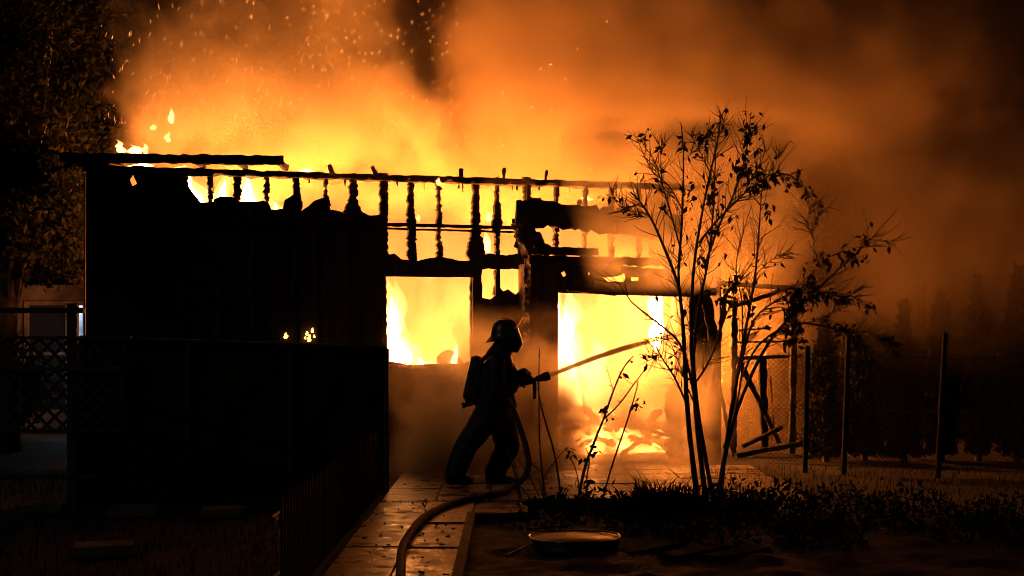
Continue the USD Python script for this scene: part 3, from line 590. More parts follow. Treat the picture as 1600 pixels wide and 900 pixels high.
# gloved hands: five fingers closed round the nozzle
NZ0, NZ1 = fp(799, 604), fp(859, 586.5); nd = (NZ1 - NZ0) / np.linalg.norm(NZ1 - NZ0); na, nb = frame_of(nd)   # na sideways, nb upwards
def hand(c, wrist, side):
    out = na * side
    palm_c = c + nb * .012 + out * .03
    fing = []
    for k in range(4):
        o = nd * (.034 - k * .023); ln = (.9, 1.0, .95, .8)[k]; R = .040
        pts = [c + o + out * R * 1.1 + nb * .012]
        for a in (25, 75, 125, 170, 205): pts.append(c + o + R * ln ** .2 * (out * math.cos(math.radians(a)) + nb * math.sin(math.radians(a))))
        fing += chain(pts, [.0125, .012, .0115, .011, .0105, .0095])
    th = [c + out * .04 - nb * .01 + nd * .035, c + out * .02 - nb * .04 + nd * .055, c - out * .012 - nb * .042 + nd * .062]
    fing += chain(th, [.0145, .013, .011])
    fing += [(wrist, .042, palm_c - nb * .01, .036), (palm_c + nd * .028, .022, palm_c - nd * .036, .022), (palm_c + nd * .028 - nb * .025, .02, palm_c - nd * .036 - nb * .025, .02)]
    return bones(fing, .006, 6)
put(ff, 'glove', hand(NZ0 + nd * .07, wrR, -1.0), RUBBER, smooth=True)
put(ff, 'glove', hand(NZ0 + nd * .19, wrL, 1.0), RUBBER, smooth=True)

# ---------------------------------------------------------------- hose, nozzle and jet
hz = thing('fire_hose', 'fire hose curving along the paved path up to the nozzle in the gloved hands', 'hose', G(650, 810))
put(hz, 'nozzle', tube([NZ0, NZ0 + nd * .06, NZ0 + nd * .062, NZ0 + nd * .26, NZ0 + nd * .27, NZ0 + nd * .33, NZ0 + nd * .335, NZ1 - nd * .02, NZ1], [.028, .028, .022, .022, .034, .036, .044, .046, .04], 16), IRON, smooth=40)
gp = NZ0 + nd * .24
put(hz, 'bail_handle', tube([gp + na * .03, gp + na * .03 + nb * .05 - nd * .03, gp + nb * .07 - nd * .04, gp - na * .03 + nb * .05 - nd * .03, gp - na * .03], .009, 8), IRON)
put(hz, 'pistol_grip', tube([gp - nb * .02, gp - nb * .10 - nd * .02, gp - nb * .19 - nd * .05], [.018, .02, .015], 8, smooth=6), IRON, smooth=True)
hcp = G(739, 777.5, .034); hcq = G(752, 775, .034); put(hz, 'coupling', tube([hcp, hcp + (hcq - hcp) * .05, hcq, hcq + (hcq - hcp) * .05], [.036, .048, .048, .036], 14), METAL)
put(hz, 'coupling', tube([NZ0 - nd * .07, NZ0 - nd * .03, NZ0], [.036, .038, .034], 14), METAL)
gh = [G(634, 985, .034), G(627, 930, .034), G(626, 890, .034), G(631, 850, .034), G(652, 818, .034), G(694, 791, .034), G(742, 777, .034), G(783, 769, .036)]
hp = gh + [fp(806, 757, -.35), fp(822, 742, -.2), fp(826, 722, -.14), fp(820, 692, -.14), fp(811, 664, -.16), fp(800, 636, -.2), fp(790, 617, -.16), fp(795, 607, -.03), NZ0 - nd * .05]
put(hz, 'hose', tube(hp, [.031] * len(gh) + [.03] * 4 + [.028] * 5, 12, smooth=150), HOSEM, smooth=True)
JET = mat('water_jet', {'v': ('principled_volume', {'color': (.98, .78, .46), 'density': 60, 'anisotropy': .4})}, volume='v.volume')
J1 = P(1078, 520, 16.4)
n = 26; rings = []
for i in range(n + 1):
    t = i / n; c = NZ1 + (J1 - NZ1) * t + np.array([0, 0, .05 * math.sin(math.pi * t)]); rr = .025 + .008 * min(1, t * 2.2) - .012 * max(0, t - .5) * 2
    a = np.linspace(0, 2 * math.pi, 10, endpoint=False); q = np.stack([c + rr * (math.cos(x) * na + math.sin(x) * nb) for x in a]); q += (meshkit.noise(q * 24, 3)[:, None] - .5) * .012
    rings.append(q)
wj = thing('water_jet', 'jet of water shooting from the nozzle into the burning doorway', 'water jet', NZ1)
put(wj, 'stream', loft(rings), JET, smooth=True)
r_ = np.random.default_rng(31); dp = []
for _ in range(170):
    t = r_.uniform(.35, 1.04); c = NZ1 + (J1 - NZ1) * t + np.array([0, 0, .05 * math.sin(math.pi * t)]) + r_.normal(size=3) * (.012 + .05 * t * t)
    dp.append(ball(c, r_.uniform(.003, .010), 0, (2.0, 1, .8)))
put(wj, 'droplet', cat_(dp), JET, kind='stuff')

# ---------------------------------------------------------------- raised bed, basin, roses, shrub
bed = thing('raised_bed', 'low timber edged raised bed beside the paved path', 'planter', (1.5, 9.5, 0))
zt_b = .25
for lo, hi in (((-.325, 5.5, -.05), (-.265, 10.2, zt_b)), ((-.265, 10.14, -.05), (.12, 10.2, zt_b)), ((.06, 10.2, -.05), (.12, 11.08, zt_b)), ((.12, 11.02, -.05), (1.35, 11.08, zt_b))):
    put(bed, 'edge_board', box(lo, hi), TIMBER)
def bed_soil():
    xs, ys = np.linspace(-.262, 4.5, 90), np.linspace(5.5, 11.0, 90); X, Y = np.meshgrid(xs, ys)
    Z = zt_b - .05 + (meshkit.fbm(np.stack([X * 4, Y * 4, X * 0], -1), 4, 8) - .5) * .09
    Z = np.where((X < .115) & (Y > 10.13), -.06, Z); Z = np.where(X > 1.35, np.maximum(.1, Z - (X - 1.35) * .04), Z)
    v = np.stack([X, Y, Z], -1).reshape(-1, 3); n = 90; i, j = np.meshgrid(np.arange(n - 1), np.arange(n - 1), indexing='ij'); a = (i * n + j).ravel()
    return trimesh.Trimesh(v, np.vstack([np.stack([a, a + 1, a + n + 1], 1), np.stack([a, a + n + 1, a + n], 1)]), process=False)
put(bed, 'soil', bed_soil(), SOIL, smooth=True)
bc = G(898, 841, .26); br = .285
BASIN = mat('wet_basin', {'p': ('principled_bsdf', {'base_color': (.12, .12, .12), 'metallic': .8, 'roughness': .16})}, surface='p.BSDF')
WATER = mat('still_water', {'p': ('principled_bsdf', {'base_color': (.006, .006, .006), 'roughness': .06, 'specular_ior_level': .5}), 'n': ('noise_texture', {'scale': 9}), 'g': ('geometry', {}), 'bp': ('bump', {'strength': .08, 'distance': .01})},
            [('g.position', 'n.vector'), ('n.fac', 'bp.height'), ('bp.normal', 'p.normal')], surface='p.BSDF')
bs = thing('water_basin', 'round dark metal basin with a shining rim sunk in the raised bed', 'basin', bc)
a = np.linspace(0, 2 * math.pi, 49)
put(bs, 'rim', tube([bc + (br * math.cos(x), br * math.sin(x), .012 + .004 * math.sin(3 * x)) for x in a], .006, 8), BASIN, smooth=True)
put(bs, 'bowl', loft([np.array([bc + (r_ * math.cos(x), r_ * math.sin(x), z) for x in a[:-1]]) for r_, z in ((br + .003, .006), (br - .02, -.08), (br - .1, -.16))]), IRON, smooth=True)
put(bs, 'contents', loft([np.array([bc + (r_ * math.cos(x), r_ * math.sin(x), -.14) for x in a[:-1]]) for r_ in (br - .09, .01)], False), DULL)
put(bs, 'handle_rod', tube([G(790, 868, .25), G(832, 850, .27)], .006, 6), METAL)

def cam_stem(pts, Y, r0, r1, depth=0.0, seed=0, sides=6, n=None):
    """a stem through image points, leaning through depth as it climbs"""
    r_ = random.Random(seed); ph = r_.uniform(0, 6.28); m = len(pts); q = []
    for i, (x, y) in enumerate(pts):
        t = i / (m - 1); q.append(P(x, y, Y + depth * t + .05 * math.sin(ph + 5 * t)))
    n = n or max(6, 3 * m)
    t = tube(q, np.linspace(r0, r1, m), sides, smooth=n)
    return rough(t, r0 * .25, 25, seed)
def along(pts, Y, depth, k, seed):
    r_ = random.Random(seed); out = []
    for _ in range(k):
        t = r_.uniform(.1, 1) * (len(pts) - 1); i = min(int(t), len(pts) - 2); f_ = t - i
        x = pts[i][0] * (1 - f_) + pts[i + 1][0] * f_; y = pts[i][1] * (1 - f_) + pts[i + 1][1] * f_
        out.append(P(x + r_.gauss(0, 1.5), y + r_.gauss(0, 1.5), Y + depth * t / (len(pts) - 1) + r_.uniform(-.03, .03)))
    return out
RY = 11.0
roses = [  # stems read off the photograph, thick first
    ([(903, 778), (912, 738), (930, 687), (943, 655), (958, 612), (976, 572), (990, 556)], .013, .005), ([(943, 655), (965, 634), (990, 601), (1008, 575), (1012, 560)], .007, .003),
    ([(855, 780), (847, 737), (843, 682), (842, 612), (843, 545)], .009, .004), ([(877, 780), (868, 717), (853, 662), (843, 622), (840, 590)], .009, .004),
    ([(938, 780), (955, 732), (983, 648), (994, 610), (997, 595)], .008, .004), ([(854, 780), (848, 752), (862, 728), (880, 705)], .005, .003), ([(905, 765), (900, 735), (890, 715)], .005, .003),
    ([(816, 800), (808, 760), (800, 722), (793, 700)], .009, .005), ([(822, 800), (812, 765), (804, 720)], .007, .004), ([(838, 790), (815, 762), (790, 745), (775, 730)], .006, .003), ([(852, 785), (830, 750), (808, 716)], .006, .003),
    ([(918, 780), (917, 745), (921, 720), (915, 700)], .007, .004), ([(958, 612), (952, 588), (948, 573)], .003, .002), ([(847, 738), (830, 722), (815, 705)], .004, .002), ([(895, 782), (880, 765), (868, 760)], .004, .002), ([(990, 601), (975, 590), (968, 580)], .003, .0015)]
rb_ = thing('rose_bush', 'thorny bare rose stems with a few hanging leaves in the raised bed', 'rose bush', P(890, 790, RY))
for i, (pts, r0, r1) in enumerate(roses):
    pts = [(pts[0][0], pts[0][1] + 12)] + pts[1:] if pts[0][1] > 770 else pts
    put(rb_, 'stem', cam_stem(pts, RY - .12 + .03 * (i % 4), r0, r1, .15 * math.sin(i), i + 200), STEM, smooth=True)
    th = along(pts, RY - .12 + .03 * (i % 4), .15 * math.sin(i), 9, i)
    put(rb_, 'thorn', cat_([tube([p, p + (rng.uniform(-.03, .03), rng.uniform(-.02, .02), rng.uniform(-.004, .02))], [.004, .0008], 4) for p in th]), STEM, kind='stuff')
lv = []
for x, y, k in ((888, 703, 5), (893, 712, 4), (932, 700, 5), (928, 708, 4), (996, 632, 7), (1000, 626, 5), (912, 715, 4), (870, 775, 6), (912, 772, 7), (952, 655, 3), (948, 640, 2), (1010, 570, 3), (985, 560, 2), (965, 590, 2), (942, 640, 2), (918, 752, 4), (880, 773, 4)):
    for _ in range(k): lv.append(P(x + rng.gauss(0, 2.5), y + rng.gauss(0, 4), RY + rng.uniform(-.1, .1)))
put(rb_, 'leaf', leaves(lv, .062, 3, droop=.6, narrow=.5), LEAF, kind='stuff')

SY = 12.3
main = [([(1093, 800), (1080, 700), (1073, 620), (1070, 560), (1065, 480), (1060, 440), (1066, 340), (1068, 250), (1064, 190)], .027, .004),
    ([(1106, 800), (1092, 690), (1084, 600), (1080, 510), (1083, 430), (1094, 350), (1110, 270), (1122, 215), (1126, 180)], .025, .004),
    ([(1118, 800), (1100, 700), (1088, 620), (1084, 560), (1092, 480), (1104, 420), (1112, 360), (1116, 300), (1118, 250), (1117, 200)], .02, .003),
    ([(1124, 800), (1134, 700), (1150, 600), (1168, 500), (1180, 430), (1186, 360), (1190, 300), (1200, 255)], .02, .003),
    ([(1120, 800), (1140, 680), (1168, 600), (1205, 530), (1250, 480), (1300, 430), (1345, 390), (1375, 358), (1408, 320)], .02, .002),
    ([(1096, 700), (1085, 620), (1064, 540), (1022, 500), (985, 470), (965, 440), (940, 422)], .016, .002),
    ([(1062, 450), (1045, 405), (1024, 355), (1000, 315), (985, 300)], .016, .006), ([(1000, 318), (975, 325), (958, 305), (955, 290)], .006, .002), ([(1010, 340), (990, 333), (970, 322)], .004, .0015),
    ([(1140, 650), (1160, 560), (1178, 500), (1205, 475), (1250, 457), (1310, 458), (1350, 470), (1366, 476)], .012, .003),
    ([(1160, 590), (1195, 530), (1250, 505), (1310, 515), (1345, 535), (1362, 570)], .011, .003),
    ([(1092, 380), (1120, 345), (1150, 315), (1180, 288), (1215, 270), (1245, 280), (1268, 310)], .011, .003),
    ([(1100, 420), (1125, 350), (1148, 300), (1162, 255), (1170, 210), (1173, 178)], .012, .003),
    ([(1066, 400), (1050, 340), (1035, 290), (1022, 250), (1005, 225), (998, 205)], .008, .002), ([(1066, 330), (1045, 290), (1020, 268), (1003, 235), (992, 205)], .006, .0015),
    ([(1130, 700), (1150, 640), (1160, 560), (1160, 480), (1150, 420), (1165, 350), (1175, 320)], .010, .003), ([(1085, 600), (1110, 560), (1132, 500), (1150, 450), (1180, 400), (1205, 330)], .010, .002),
    ([(1090, 640), (1072, 600), (1058, 560), (1035, 520), (1018, 540)], .007, .002), ([(1076, 640), (1054, 590), (1032, 555), (1020, 530)], .012, .004), ([(1030, 552), (1022, 560), (1010, 548)], .003, .001),
    ([(1300, 430), (1275, 400), (1270, 360), (1282, 330), (1325, 305)], .004, .001), ([(1272, 375), (1262, 345), (1272, 310)], .003, .001), ([(1345, 390), (1380, 375), (1402, 380)], .003, .001),
    ([(1250, 505), (1300, 490), (1330, 460), (1352, 440)], .004, .001), ([(1310, 515), (1360, 520), (1402, 545)], .004, .0015), ([(1360, 520), (1390, 532), (1400, 550)], .003, .001), ([(1180, 430), (1215, 400), (1240, 390)], .004, .001),
    ([(1122, 215), (1130, 190), (1128, 172)], .003, .001), ([(1110, 270), (1090, 230), (1075, 205)], .004, .001), ([(1068, 250), (1100, 222), (1112, 205)], .003, .001), ([(1035, 290), (1032, 240), (1037, 215)], .004, .001), ([(1190, 300), (1215, 250), (1222, 225)], .003, .001), ([(1150, 300), (1185, 262), (1200, 220)], .004, .001)]
shr = thing('bare_shrub', 'tall many stemmed shrub, almost bare, with clumps of withered leaves', 'shrub', P(1110, 800, SY))
rs = random.Random(11); twigs = []; leafp = []; stemn = 0
for i, (pts, r0, r1) in enumerate(main):
    dep = (.6 * math.sin(i * 2.1)) if pts[0][1] > 780 else .35 * math.sin(i * 2.1)
    Yb = SY + .12 * math.cos(i * 1.7)
    put(shr, 'stem', cam_stem(pts, Yb, r0, r1, dep, i + 300, 7), BARK, smooth=True)
    m = len(pts)
    for _ in range(int(10 + 4 * m)):
        t = rs.uniform(.35 if pts[0][1] > 780 else .1, .85) * (m - 1); k = min(int(t), m - 2); f_ = t - k
        x = pts[k][0] * (1 - f_) + pts[k + 1][0] * f_; y = pts[k][1] * (1 - f_) + pts[k + 1][1] * f_
        if y > 620: continue
        ang = math.atan2(pts[k + 1][1] - pts[k][1], pts[k + 1][0] - pts[k][0]) + rs.choice((-1, 1)) * rs.uniform(.25, .9); ln = rs.uniform(12, 60) * (1 if r0 > .008 else .6)
        Yt = Yb + dep * t / (m - 1); q = [P(x, y, Yt)]
        dyt = rs.uniform(-.25, .25)
        for s in (1, 2, 3):
            x += math.cos(ang) * ln / 3; y += math.sin(ang) * ln / 3; ang += rs.uniform(-.35, .35); ang += .12 * math.sin(-math.pi / 2 - ang)
            q.append(P(x, y, Yt + dyt * s / 3))
        twigs.append(tube(q, [.0042, .0034, .0026, .0015], 4))
        if rs.random() < .12:
            for _ in range(rs.randint(1, 2)): leafp.append(q[rs.randint(1, 3)])
for i in range(0, len(twigs), 1):
    if i < 120: put(shr, 'twig', twigs[i], BARK)
put(shr, 'twig', cat_(twigs[120:]), BARK, kind='stuff')
for x, y, sx, sy, k in ((1168, 205, 8, 25, 26), (1162, 262, 14, 16, 40), (1205, 275, 24, 12, 34), (1180, 290, 15, 8, 20), (1240, 285, 12, 8, 10), (1262, 302, 6, 8, 9), (1112, 300, 12, 26, 30), (1075, 300, 8, 30, 16), (1105, 215, 6, 14, 10), (1066, 225, 6, 12, 10), (1098, 215, 5, 8, 8), (1035, 235, 4, 6, 5),
                        (1245, 470, 18, 22, 90), (1240, 520, 14, 28, 50), (1265, 440, 12, 20, 26), (1290, 405, 14, 8, 14), (1330, 395, 22, 12, 26), (1352, 375, 8, 8, 10), (1285, 462, 20, 8, 24), (1320, 465, 18, 6, 22), (1358, 478, 6, 6, 10),
                        (1318, 515, 16, 10, 26), (1340, 535, 10, 12, 28), (1358, 562, 8, 10, 22), (1388, 535, 8, 8, 12), (1398, 548, 4, 6, 6), (1148, 445, 10, 10, 16), (1128, 468, 14, 10, 18), (1095, 400, 6, 14, 10), (1175, 490, 5, 8, 6), (1290, 580, 10, 18, 20), (1270, 600, 8, 14, 10), (1200, 330, 8, 14, 8), (1118, 360, 14, 12, 8)):
    for _ in range(int(k * 1.5)): leafp.append(P(x + rs.gauss(0, sx * .6), y + rs.gauss(0, sy * .6), SY + rs.uniform(-.25, .25)))
put(shr, 'leaf', leaves(leafp, .064, 8, droop=.6, narrow=.5), LEAF, kind='stuff')

# tufts of long grass and ground cover at the shrub's foot
def tuft(c, n, h, spread, seed):
    r_ = np.random.default_rng(seed); v, f = [], []
    for i in range(n):
        a = r_.uniform(0, 6.28); rr = spread * math.sqrt(r_.uniform()); b = np.array(c) + (rr * math.cos(a), rr * math.sin(a), 0); hh = h * r_.uniform(.5, 1.1); a2 = a + r_.uniform(-.8, .8)
        d = np.array([math.cos(a2), math.sin(a2), 0]); s = np.array([-d[1], d[0], 0]); o = r_.uniform(.25, .75) * hh; w = .006
        q = [b, b + d * o * .3 + (0, 0, hh * .6), b + d * o + (0, 0, hh * r_.uniform(.6, .95))]
        k = len(v); v += [q[0] - s * w, q[0] + s * w, q[1] - s * w * .8, q[1] + s * w * .8, q[2]]; f += [(k, k + 1, k + 3), (k, k + 3, k + 2), (k + 2, k + 3, k + 4)]
    return trimesh.Trimesh(np.array(v), np.array(f), process=False)
for i, (x, y, n, h, lab) in enumerate([(1005, 800, 150, .30, 'leftmost grass tuft at the corner of the raised bed'), (1035, 798, 170, .34, 'grass tuft between the bed corner and the shrub stems'), (1068, 800, 150, .30, 'grass tuft just left of the shrub stems'), (1160, 806, 150, .30, 'grass tuft just right of the shrub stems')]):
    single('grass_tuft', tuft(P(x, y + 4, 10.7 + .2 * (i % 2)), n, h, .16, 60 + i), GRASS, lab, 'grass tuft', group='grass tufts at the foot of the shrub')
def cover():
    r_ = np.random.default_rng(5); pts = []
    for c in ((.75, 10.7), (.45, 10.6), (1.05, 10.4), (.95, 9.6), (.2, 9.9), (1.3, 9.2), (.85, 10.1), (1.45, 10.9), (1.8, 11.2), (2.15, 11.3), (2.6, 11.1), (1.3, 10.2), (1.9, 10.2), (2.6, 10.0), (3.1, 10.9), (3.2, 9.6), (2.0, 9.2), (3.6, 10.4), (1.25, 10.6)):
        for _ in range(420):
            a, rr = r_.uniform(0, 6.28), math.sqrt(r_.uniform()); pts.append((c[0] + .33 * rr * math.cos(a), c[1] + .33 * rr * math.sin(a), .12 + .27 * r_.uniform() * (1 - rr * rr * .7)))
    return leaves(pts, .05, 6, droop=-.3, narrow=.4)
single('ground_cover', cover(), CONIF, 'low leafy ground cover around the foot of the shrub', 'ground cover', kind='stuff')
r_ = np.random.default_rng(12); gp_ = []
for _ in range(5200):
    x, y = r_.uniform(-6, -1.45), r_.uniform(8.3, 15.5); gp_.append((x, y, -.01))
for _ in range(3600):
    x, y = r_.uniform(2.2, 7), r_.uniform(8.3, 16.2); gp_.append((x, y, -.01))
gp_ = np.array(gp_); dd_ = r_.normal(size=(len(gp_), 3)) * .35; dd_[:, 2] = 1; hh = r_.uniform(.03, .10, len(gp_))[:, None]; sd = np.stack([dd_[:, 1], -dd_[:, 0], 0 * dd_[:, 0]], 1); sd /= np.linalg.norm(sd, axis=1)[:, None]
v = np.stack([gp_ - sd * .005, gp_ + sd * .005, gp_ + dd_ * hh], 1).reshape(-1, 3)
single('lawn_grass', trimesh.Trimesh(v, np.arange(len(v)).reshape(-1, 3), process=False), GRASS, 'sparse rough grass on the dark lawn both sides of the path', 'grass', kind='stuff')

# edging stones at the bottom right and stepping stones at the left
def stone(c, lx, ly, h, rot, seed):
    m = manifold3d.Manifold.cube((lx, ly, h), True).refine_to_length(.05); v, f, _ = meshkit.arrays(m); t = trimesh.Trimesh(v, f, process=True)
    t.vertices[:, :2] *= (1 - .06 * (t.vertices[:, 2:] > 0)); rough(t, .008, 9, seed); t.apply_transform(trimesh.transformations.rotation_matrix(rot, (0, 0, 1))); t.apply_translation(np.array(c) + (0, 0, h / 2 - .03)); return t
for i, (x, y, w, lab) in enumerate([(72, 793, .36, 'leftmost flat stepping stone in the dark lawn, left of the trellis post'), (208, 798, .40, 'flat stepping stone in the dark lawn, just right of the trellis post'), (349, 800, .38, 'flat stepping stone farthest right in the dark lawn row'), (163, 858, .42, 'large flat stepping stone nearest the photographer in the lawn')]):
    single('stepping_stone', stone(G(x, y, .03), w, .30, .07, .1 * i, i), PLASTER, lab, 'stepping stone', group='stepping stones in the lawn', smooth=30)
for i, (x, y, lab) in enumerate([(1012, 868, 'leftmost edging stone of the row at the bottom right'), (1085, 874, 'middle edging stone of the row at the bottom right'), (1148, 876, 'rightmost edging stone of the row at the bottom right')]):
    single('edging_stone', stone(G(x, y, .16), .16, .58, .09, -.75, i + 9), DULL, lab, 'edging stone', group='edging stones at the bed front', smooth=30)

# ---------------------------------------------------------------- fences
TY = 12.2
tf = thing('trellis_fence', 'diamond trellis fence with wooden rails and a tall post at far left', 'fence', P(60, 800, TY))
put(tf, 'post', beam(P(114, 802, TY + .03), P(114, 474, TY + .03), .085, .085, rough=.004, seed=5, step=.15, up=(0, 1, 0)), LATT)
put(tf, 'post', beam(P(-70, 802, TY + .03), P(-70, 474, TY + .03), .085, .085, rough=.004, seed=6, step=.15, up=(0, 1, 0)), LATT)
for y, x1, h in ((485, 131, .045), (528, 205, .03), (577, 190, .034), (674, 185, .03), (745, 150, .04)):
    put(tf, 'rail', beam(P(-120, y, TY - .03), P(x1, y, TY - .03), .04, h, rough=.003, seed=int(y), step=.2), LATT)
x0_, x1_, z0_, z1_ = P(-110, 0, TY)[0], P(196, 0, TY)[0], P(0, 676, TY)[2], P(0, 528, TY)[2]
clip = sbox(x0_, z0_, x1_, z1_); pit = .096 * math.sqrt(2)
from shapely import LineString
for sgn in (1, -1):
    for k in range(-14, 34):
        xs = x0_ + k * pit; seg = LineString([(xs, z0_), (xs + sgn * (z1_ - z0_), z1_)]).intersection(clip)
        if seg.is_empty or seg.length < .05: continue
        (xa, za), (xb, zb) = seg.coords[0], seg.coords[-1]
        put(tf, 'lattice_slat', beam((xa, TY + sgn * .004, za), (xb, TY + sgn * .004, zb), .028, .007, rough=.001, seed=k, step=.4, up=(0, 1, 0)), LATT)
# diagonal wires above the lattice
for i, (xa, ya, xb, yb) in enumerate([(52, 526, 66, 500), (66, 500, 88, 526), (30, 527, 52, 500)]): pass

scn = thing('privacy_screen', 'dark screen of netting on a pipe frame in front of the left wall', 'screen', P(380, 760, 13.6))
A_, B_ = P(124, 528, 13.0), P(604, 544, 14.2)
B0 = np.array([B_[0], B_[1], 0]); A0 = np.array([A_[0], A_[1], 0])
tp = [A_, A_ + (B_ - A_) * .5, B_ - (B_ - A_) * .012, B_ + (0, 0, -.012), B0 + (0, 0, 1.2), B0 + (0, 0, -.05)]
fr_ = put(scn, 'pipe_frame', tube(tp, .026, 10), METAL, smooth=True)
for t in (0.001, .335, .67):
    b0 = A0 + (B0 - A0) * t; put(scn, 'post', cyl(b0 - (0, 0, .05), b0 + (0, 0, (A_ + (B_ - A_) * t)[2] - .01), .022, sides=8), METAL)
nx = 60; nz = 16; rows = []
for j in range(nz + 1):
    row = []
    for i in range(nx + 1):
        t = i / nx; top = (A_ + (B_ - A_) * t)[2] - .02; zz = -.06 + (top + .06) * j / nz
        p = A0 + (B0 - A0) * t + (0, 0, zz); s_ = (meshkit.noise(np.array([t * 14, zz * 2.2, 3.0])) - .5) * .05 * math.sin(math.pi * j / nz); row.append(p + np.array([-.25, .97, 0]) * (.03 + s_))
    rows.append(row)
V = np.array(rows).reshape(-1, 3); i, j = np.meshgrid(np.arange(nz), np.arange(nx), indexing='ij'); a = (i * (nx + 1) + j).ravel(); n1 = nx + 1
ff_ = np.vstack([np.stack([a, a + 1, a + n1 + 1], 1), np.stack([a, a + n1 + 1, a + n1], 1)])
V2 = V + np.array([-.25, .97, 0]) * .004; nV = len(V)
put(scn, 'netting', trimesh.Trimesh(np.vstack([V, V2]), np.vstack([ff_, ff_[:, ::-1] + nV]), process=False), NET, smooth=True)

pk = thing('picket_fence', 'low dark picket fence running along the left edge of the paved path', 'fence', (-1.3, 11, 0))
for z in (.16, .50): put(pk, 'rail', box((-1.335, 7.8, z), (-1.315, 13.6, z + .03)), IRON)
for i in range(47):
    y = 8.0 + i * .12; w = .022
    put(pk, 'picket', loft([np.array([(-1.314, y - s, z), (-1.314, y + s, z), (-1.302, y + s, z), (-1.302, y - s, z)]) for z, s in ((-.03, w), (.58 + .012 * math.sin(i * 3.3), w), (.63 + .012 * math.sin(i * 3.3), .003))]), DULL)

wf = thing('wire_fence', 'wire mesh garden fence on dark posts along the right boundary', 'fence', P(1430, 700, 15.6))
WA, WB = P(1200, 0, 15.9), P(1760, 0, 14.6); WA[2] = WB[2] = 0
for i, px in enumerate((1262, 1326, 1477, 1640)):
    t = (px - 1200) / 560; p = WA + (WB - WA) * t; q = P(px, 482 if i == 1 else 500, p[1])
    put(wf, 'post', beam(p - (0, 0, .05), (q[0], q[1], 1.55 if i else 1.4), .05, .05, rough=.006, seed=i, step=.2, up=(0, 1, 0)), DULL)
for z in (.08, .7, 1.29): put(wf, 'line_wire', tube([WA + (0, 0, z), (WA + WB) / 2 + (0, 0, z - .012), WB + (0, 0, z)], .006 if z > 1 else .004, 5), METAL)
ws = []; n_ = 62; H = 1.26
for k in range(-22, n_):
    for sg in (1, -1):
        xa, xb = k / n_, k / n_ + sg * 22 / n_; za, zb = .05, .05 + H
        if sg < 0: xa, xb = k / n_ + 22 / n_, k / n_
        def cut(t0, t1, z0, z1):
            if max(t0, t1) <= 0 or min(t0, t1) >= 1: return None
            ts = sorted([(t0, z0), (t1, z1)]); (a0, b0), (a1, b1) = ts
            if a0 < 0: b0 += (b1 - b0) * (-a0) / (a1 - a0); a0 = 0
            if a1 > 1: b1 -= (b1 - b0) * (a1 - 1) / (a1 - a0); a1 = 1
            return WA + (WB - WA) * a0 + np.array([0, 0, b0]), WA + (WB - WA) * a1 + np.array([0, 0, b1])
        c = cut(xa, xb, za, zb)
        if c: ws.append(tube(c, .0022, 3))
put(wf, 'wire_mesh', cat_(ws), DULL, kind='stuff')

# ---------------------------------------------------------------- trees
def tree(name, label, cat, base, h, crowns, leaf_n, size, lm, seed, trunk_r=.12, group=None, droop=.3, lim=26, narrow=.6):
    t = thing(name, label, cat, base, group); r_ = np.random.default_rng(seed); base = np.array(base, float)
    top = base + (r_.uniform(-.3, .3), r_.uniform(-.3, .3), h * .8)
    put(t, 'trunk', rough(tube([base - (0, 0, .1), base + (0, 0, h * .25), base + (top - base) * .6, top], [trunk_r * 1.25, trunk_r, trunk_r * .7, trunk_r * .25], 9, smooth=24), .02, 5, seed), BARK, smooth=True)
    clumps, br = [], []
    for c, rad, k in crowns:
        for _ in range(k):
            d = r_.normal(size=3); d /= np.linalg.norm(d); clumps.append(np.array(c) + d * np.array(rad) * r_.uniform(.35, 1.0))
    clumps = np.array(clumps)
    for c in clumps[:lim]:
        s = base + (top - base) * np.clip((c[2] - base[2]) / h * .75 - .05, .2, .95); mid = (s + c) / 2 + r_.normal(size=3) * .08 + (0, 0, .12)
        br.append(tube([s, mid, c], [trunk_r * .3, trunk_r * .18, .008], 5, smooth=8))
    put(t, 'branch', cat_(br), BARK, kind='stuff')
    per = max(1, leaf_n // len(clumps)); pts = np.vstack([c + r_.normal(size=(per, 3)) * np.array([.17, .17, .12]) * (.7 + .6 * r_.uniform()) for c in clumps])
    put(t, 'crown', leaves(pts, size, seed, droop, narrow), lm, kind='stuff')
    return t
tree('autumn_tree', 'large broad leaved tree in autumn colour left of the burning house', 'tree', (-6.7, 18.6, 0), 7, [((-6.5, 18.6, 4.6), (1.25, 1.2, 1.9), 150), ((-6.1, 18.4, 3.0), (.8, .9, .7), 60), ((-6.2, 18.5, 5.9), (1.35, 1.0, .8), 60)], 24000, .10, MAPLE, 5, .16, lim=60)
tree('overhanging_tree', 'closer leafy tree hanging in from the upper left edge', 'tree', (-6.9, 15.2, 0), 6.4, [((-6.0, 15.2, 5.0), (1.2, .9, .6), 60), ((-5.7, 15.4, 3.3), (.6, .7, .5), 30), ((-6.3, 15.2, 4.1), (1.0, .8, .5), 40)], 11000, .09, MAPLE, 9, .13, lim=40)
tree('garden_tree', 'dark rounded tree behind the trellis fence', 'tree', (-7.25, 20.4, 0), 1.5, [((-7.25, 20.4, .75), (.32, .3, .45), 60)], 3000, .10, MAPLE, 14, .06)
con_lab = ['slim conifer just right of the lean-to frame', 'slim conifer behind the second wire fence post', 'tall conifer between the second and third wire fence posts', 'tall conifer directly behind the third wire fence post', 'tall conifer right of the third wire fence post', 'conifer at the right edge of the picture']
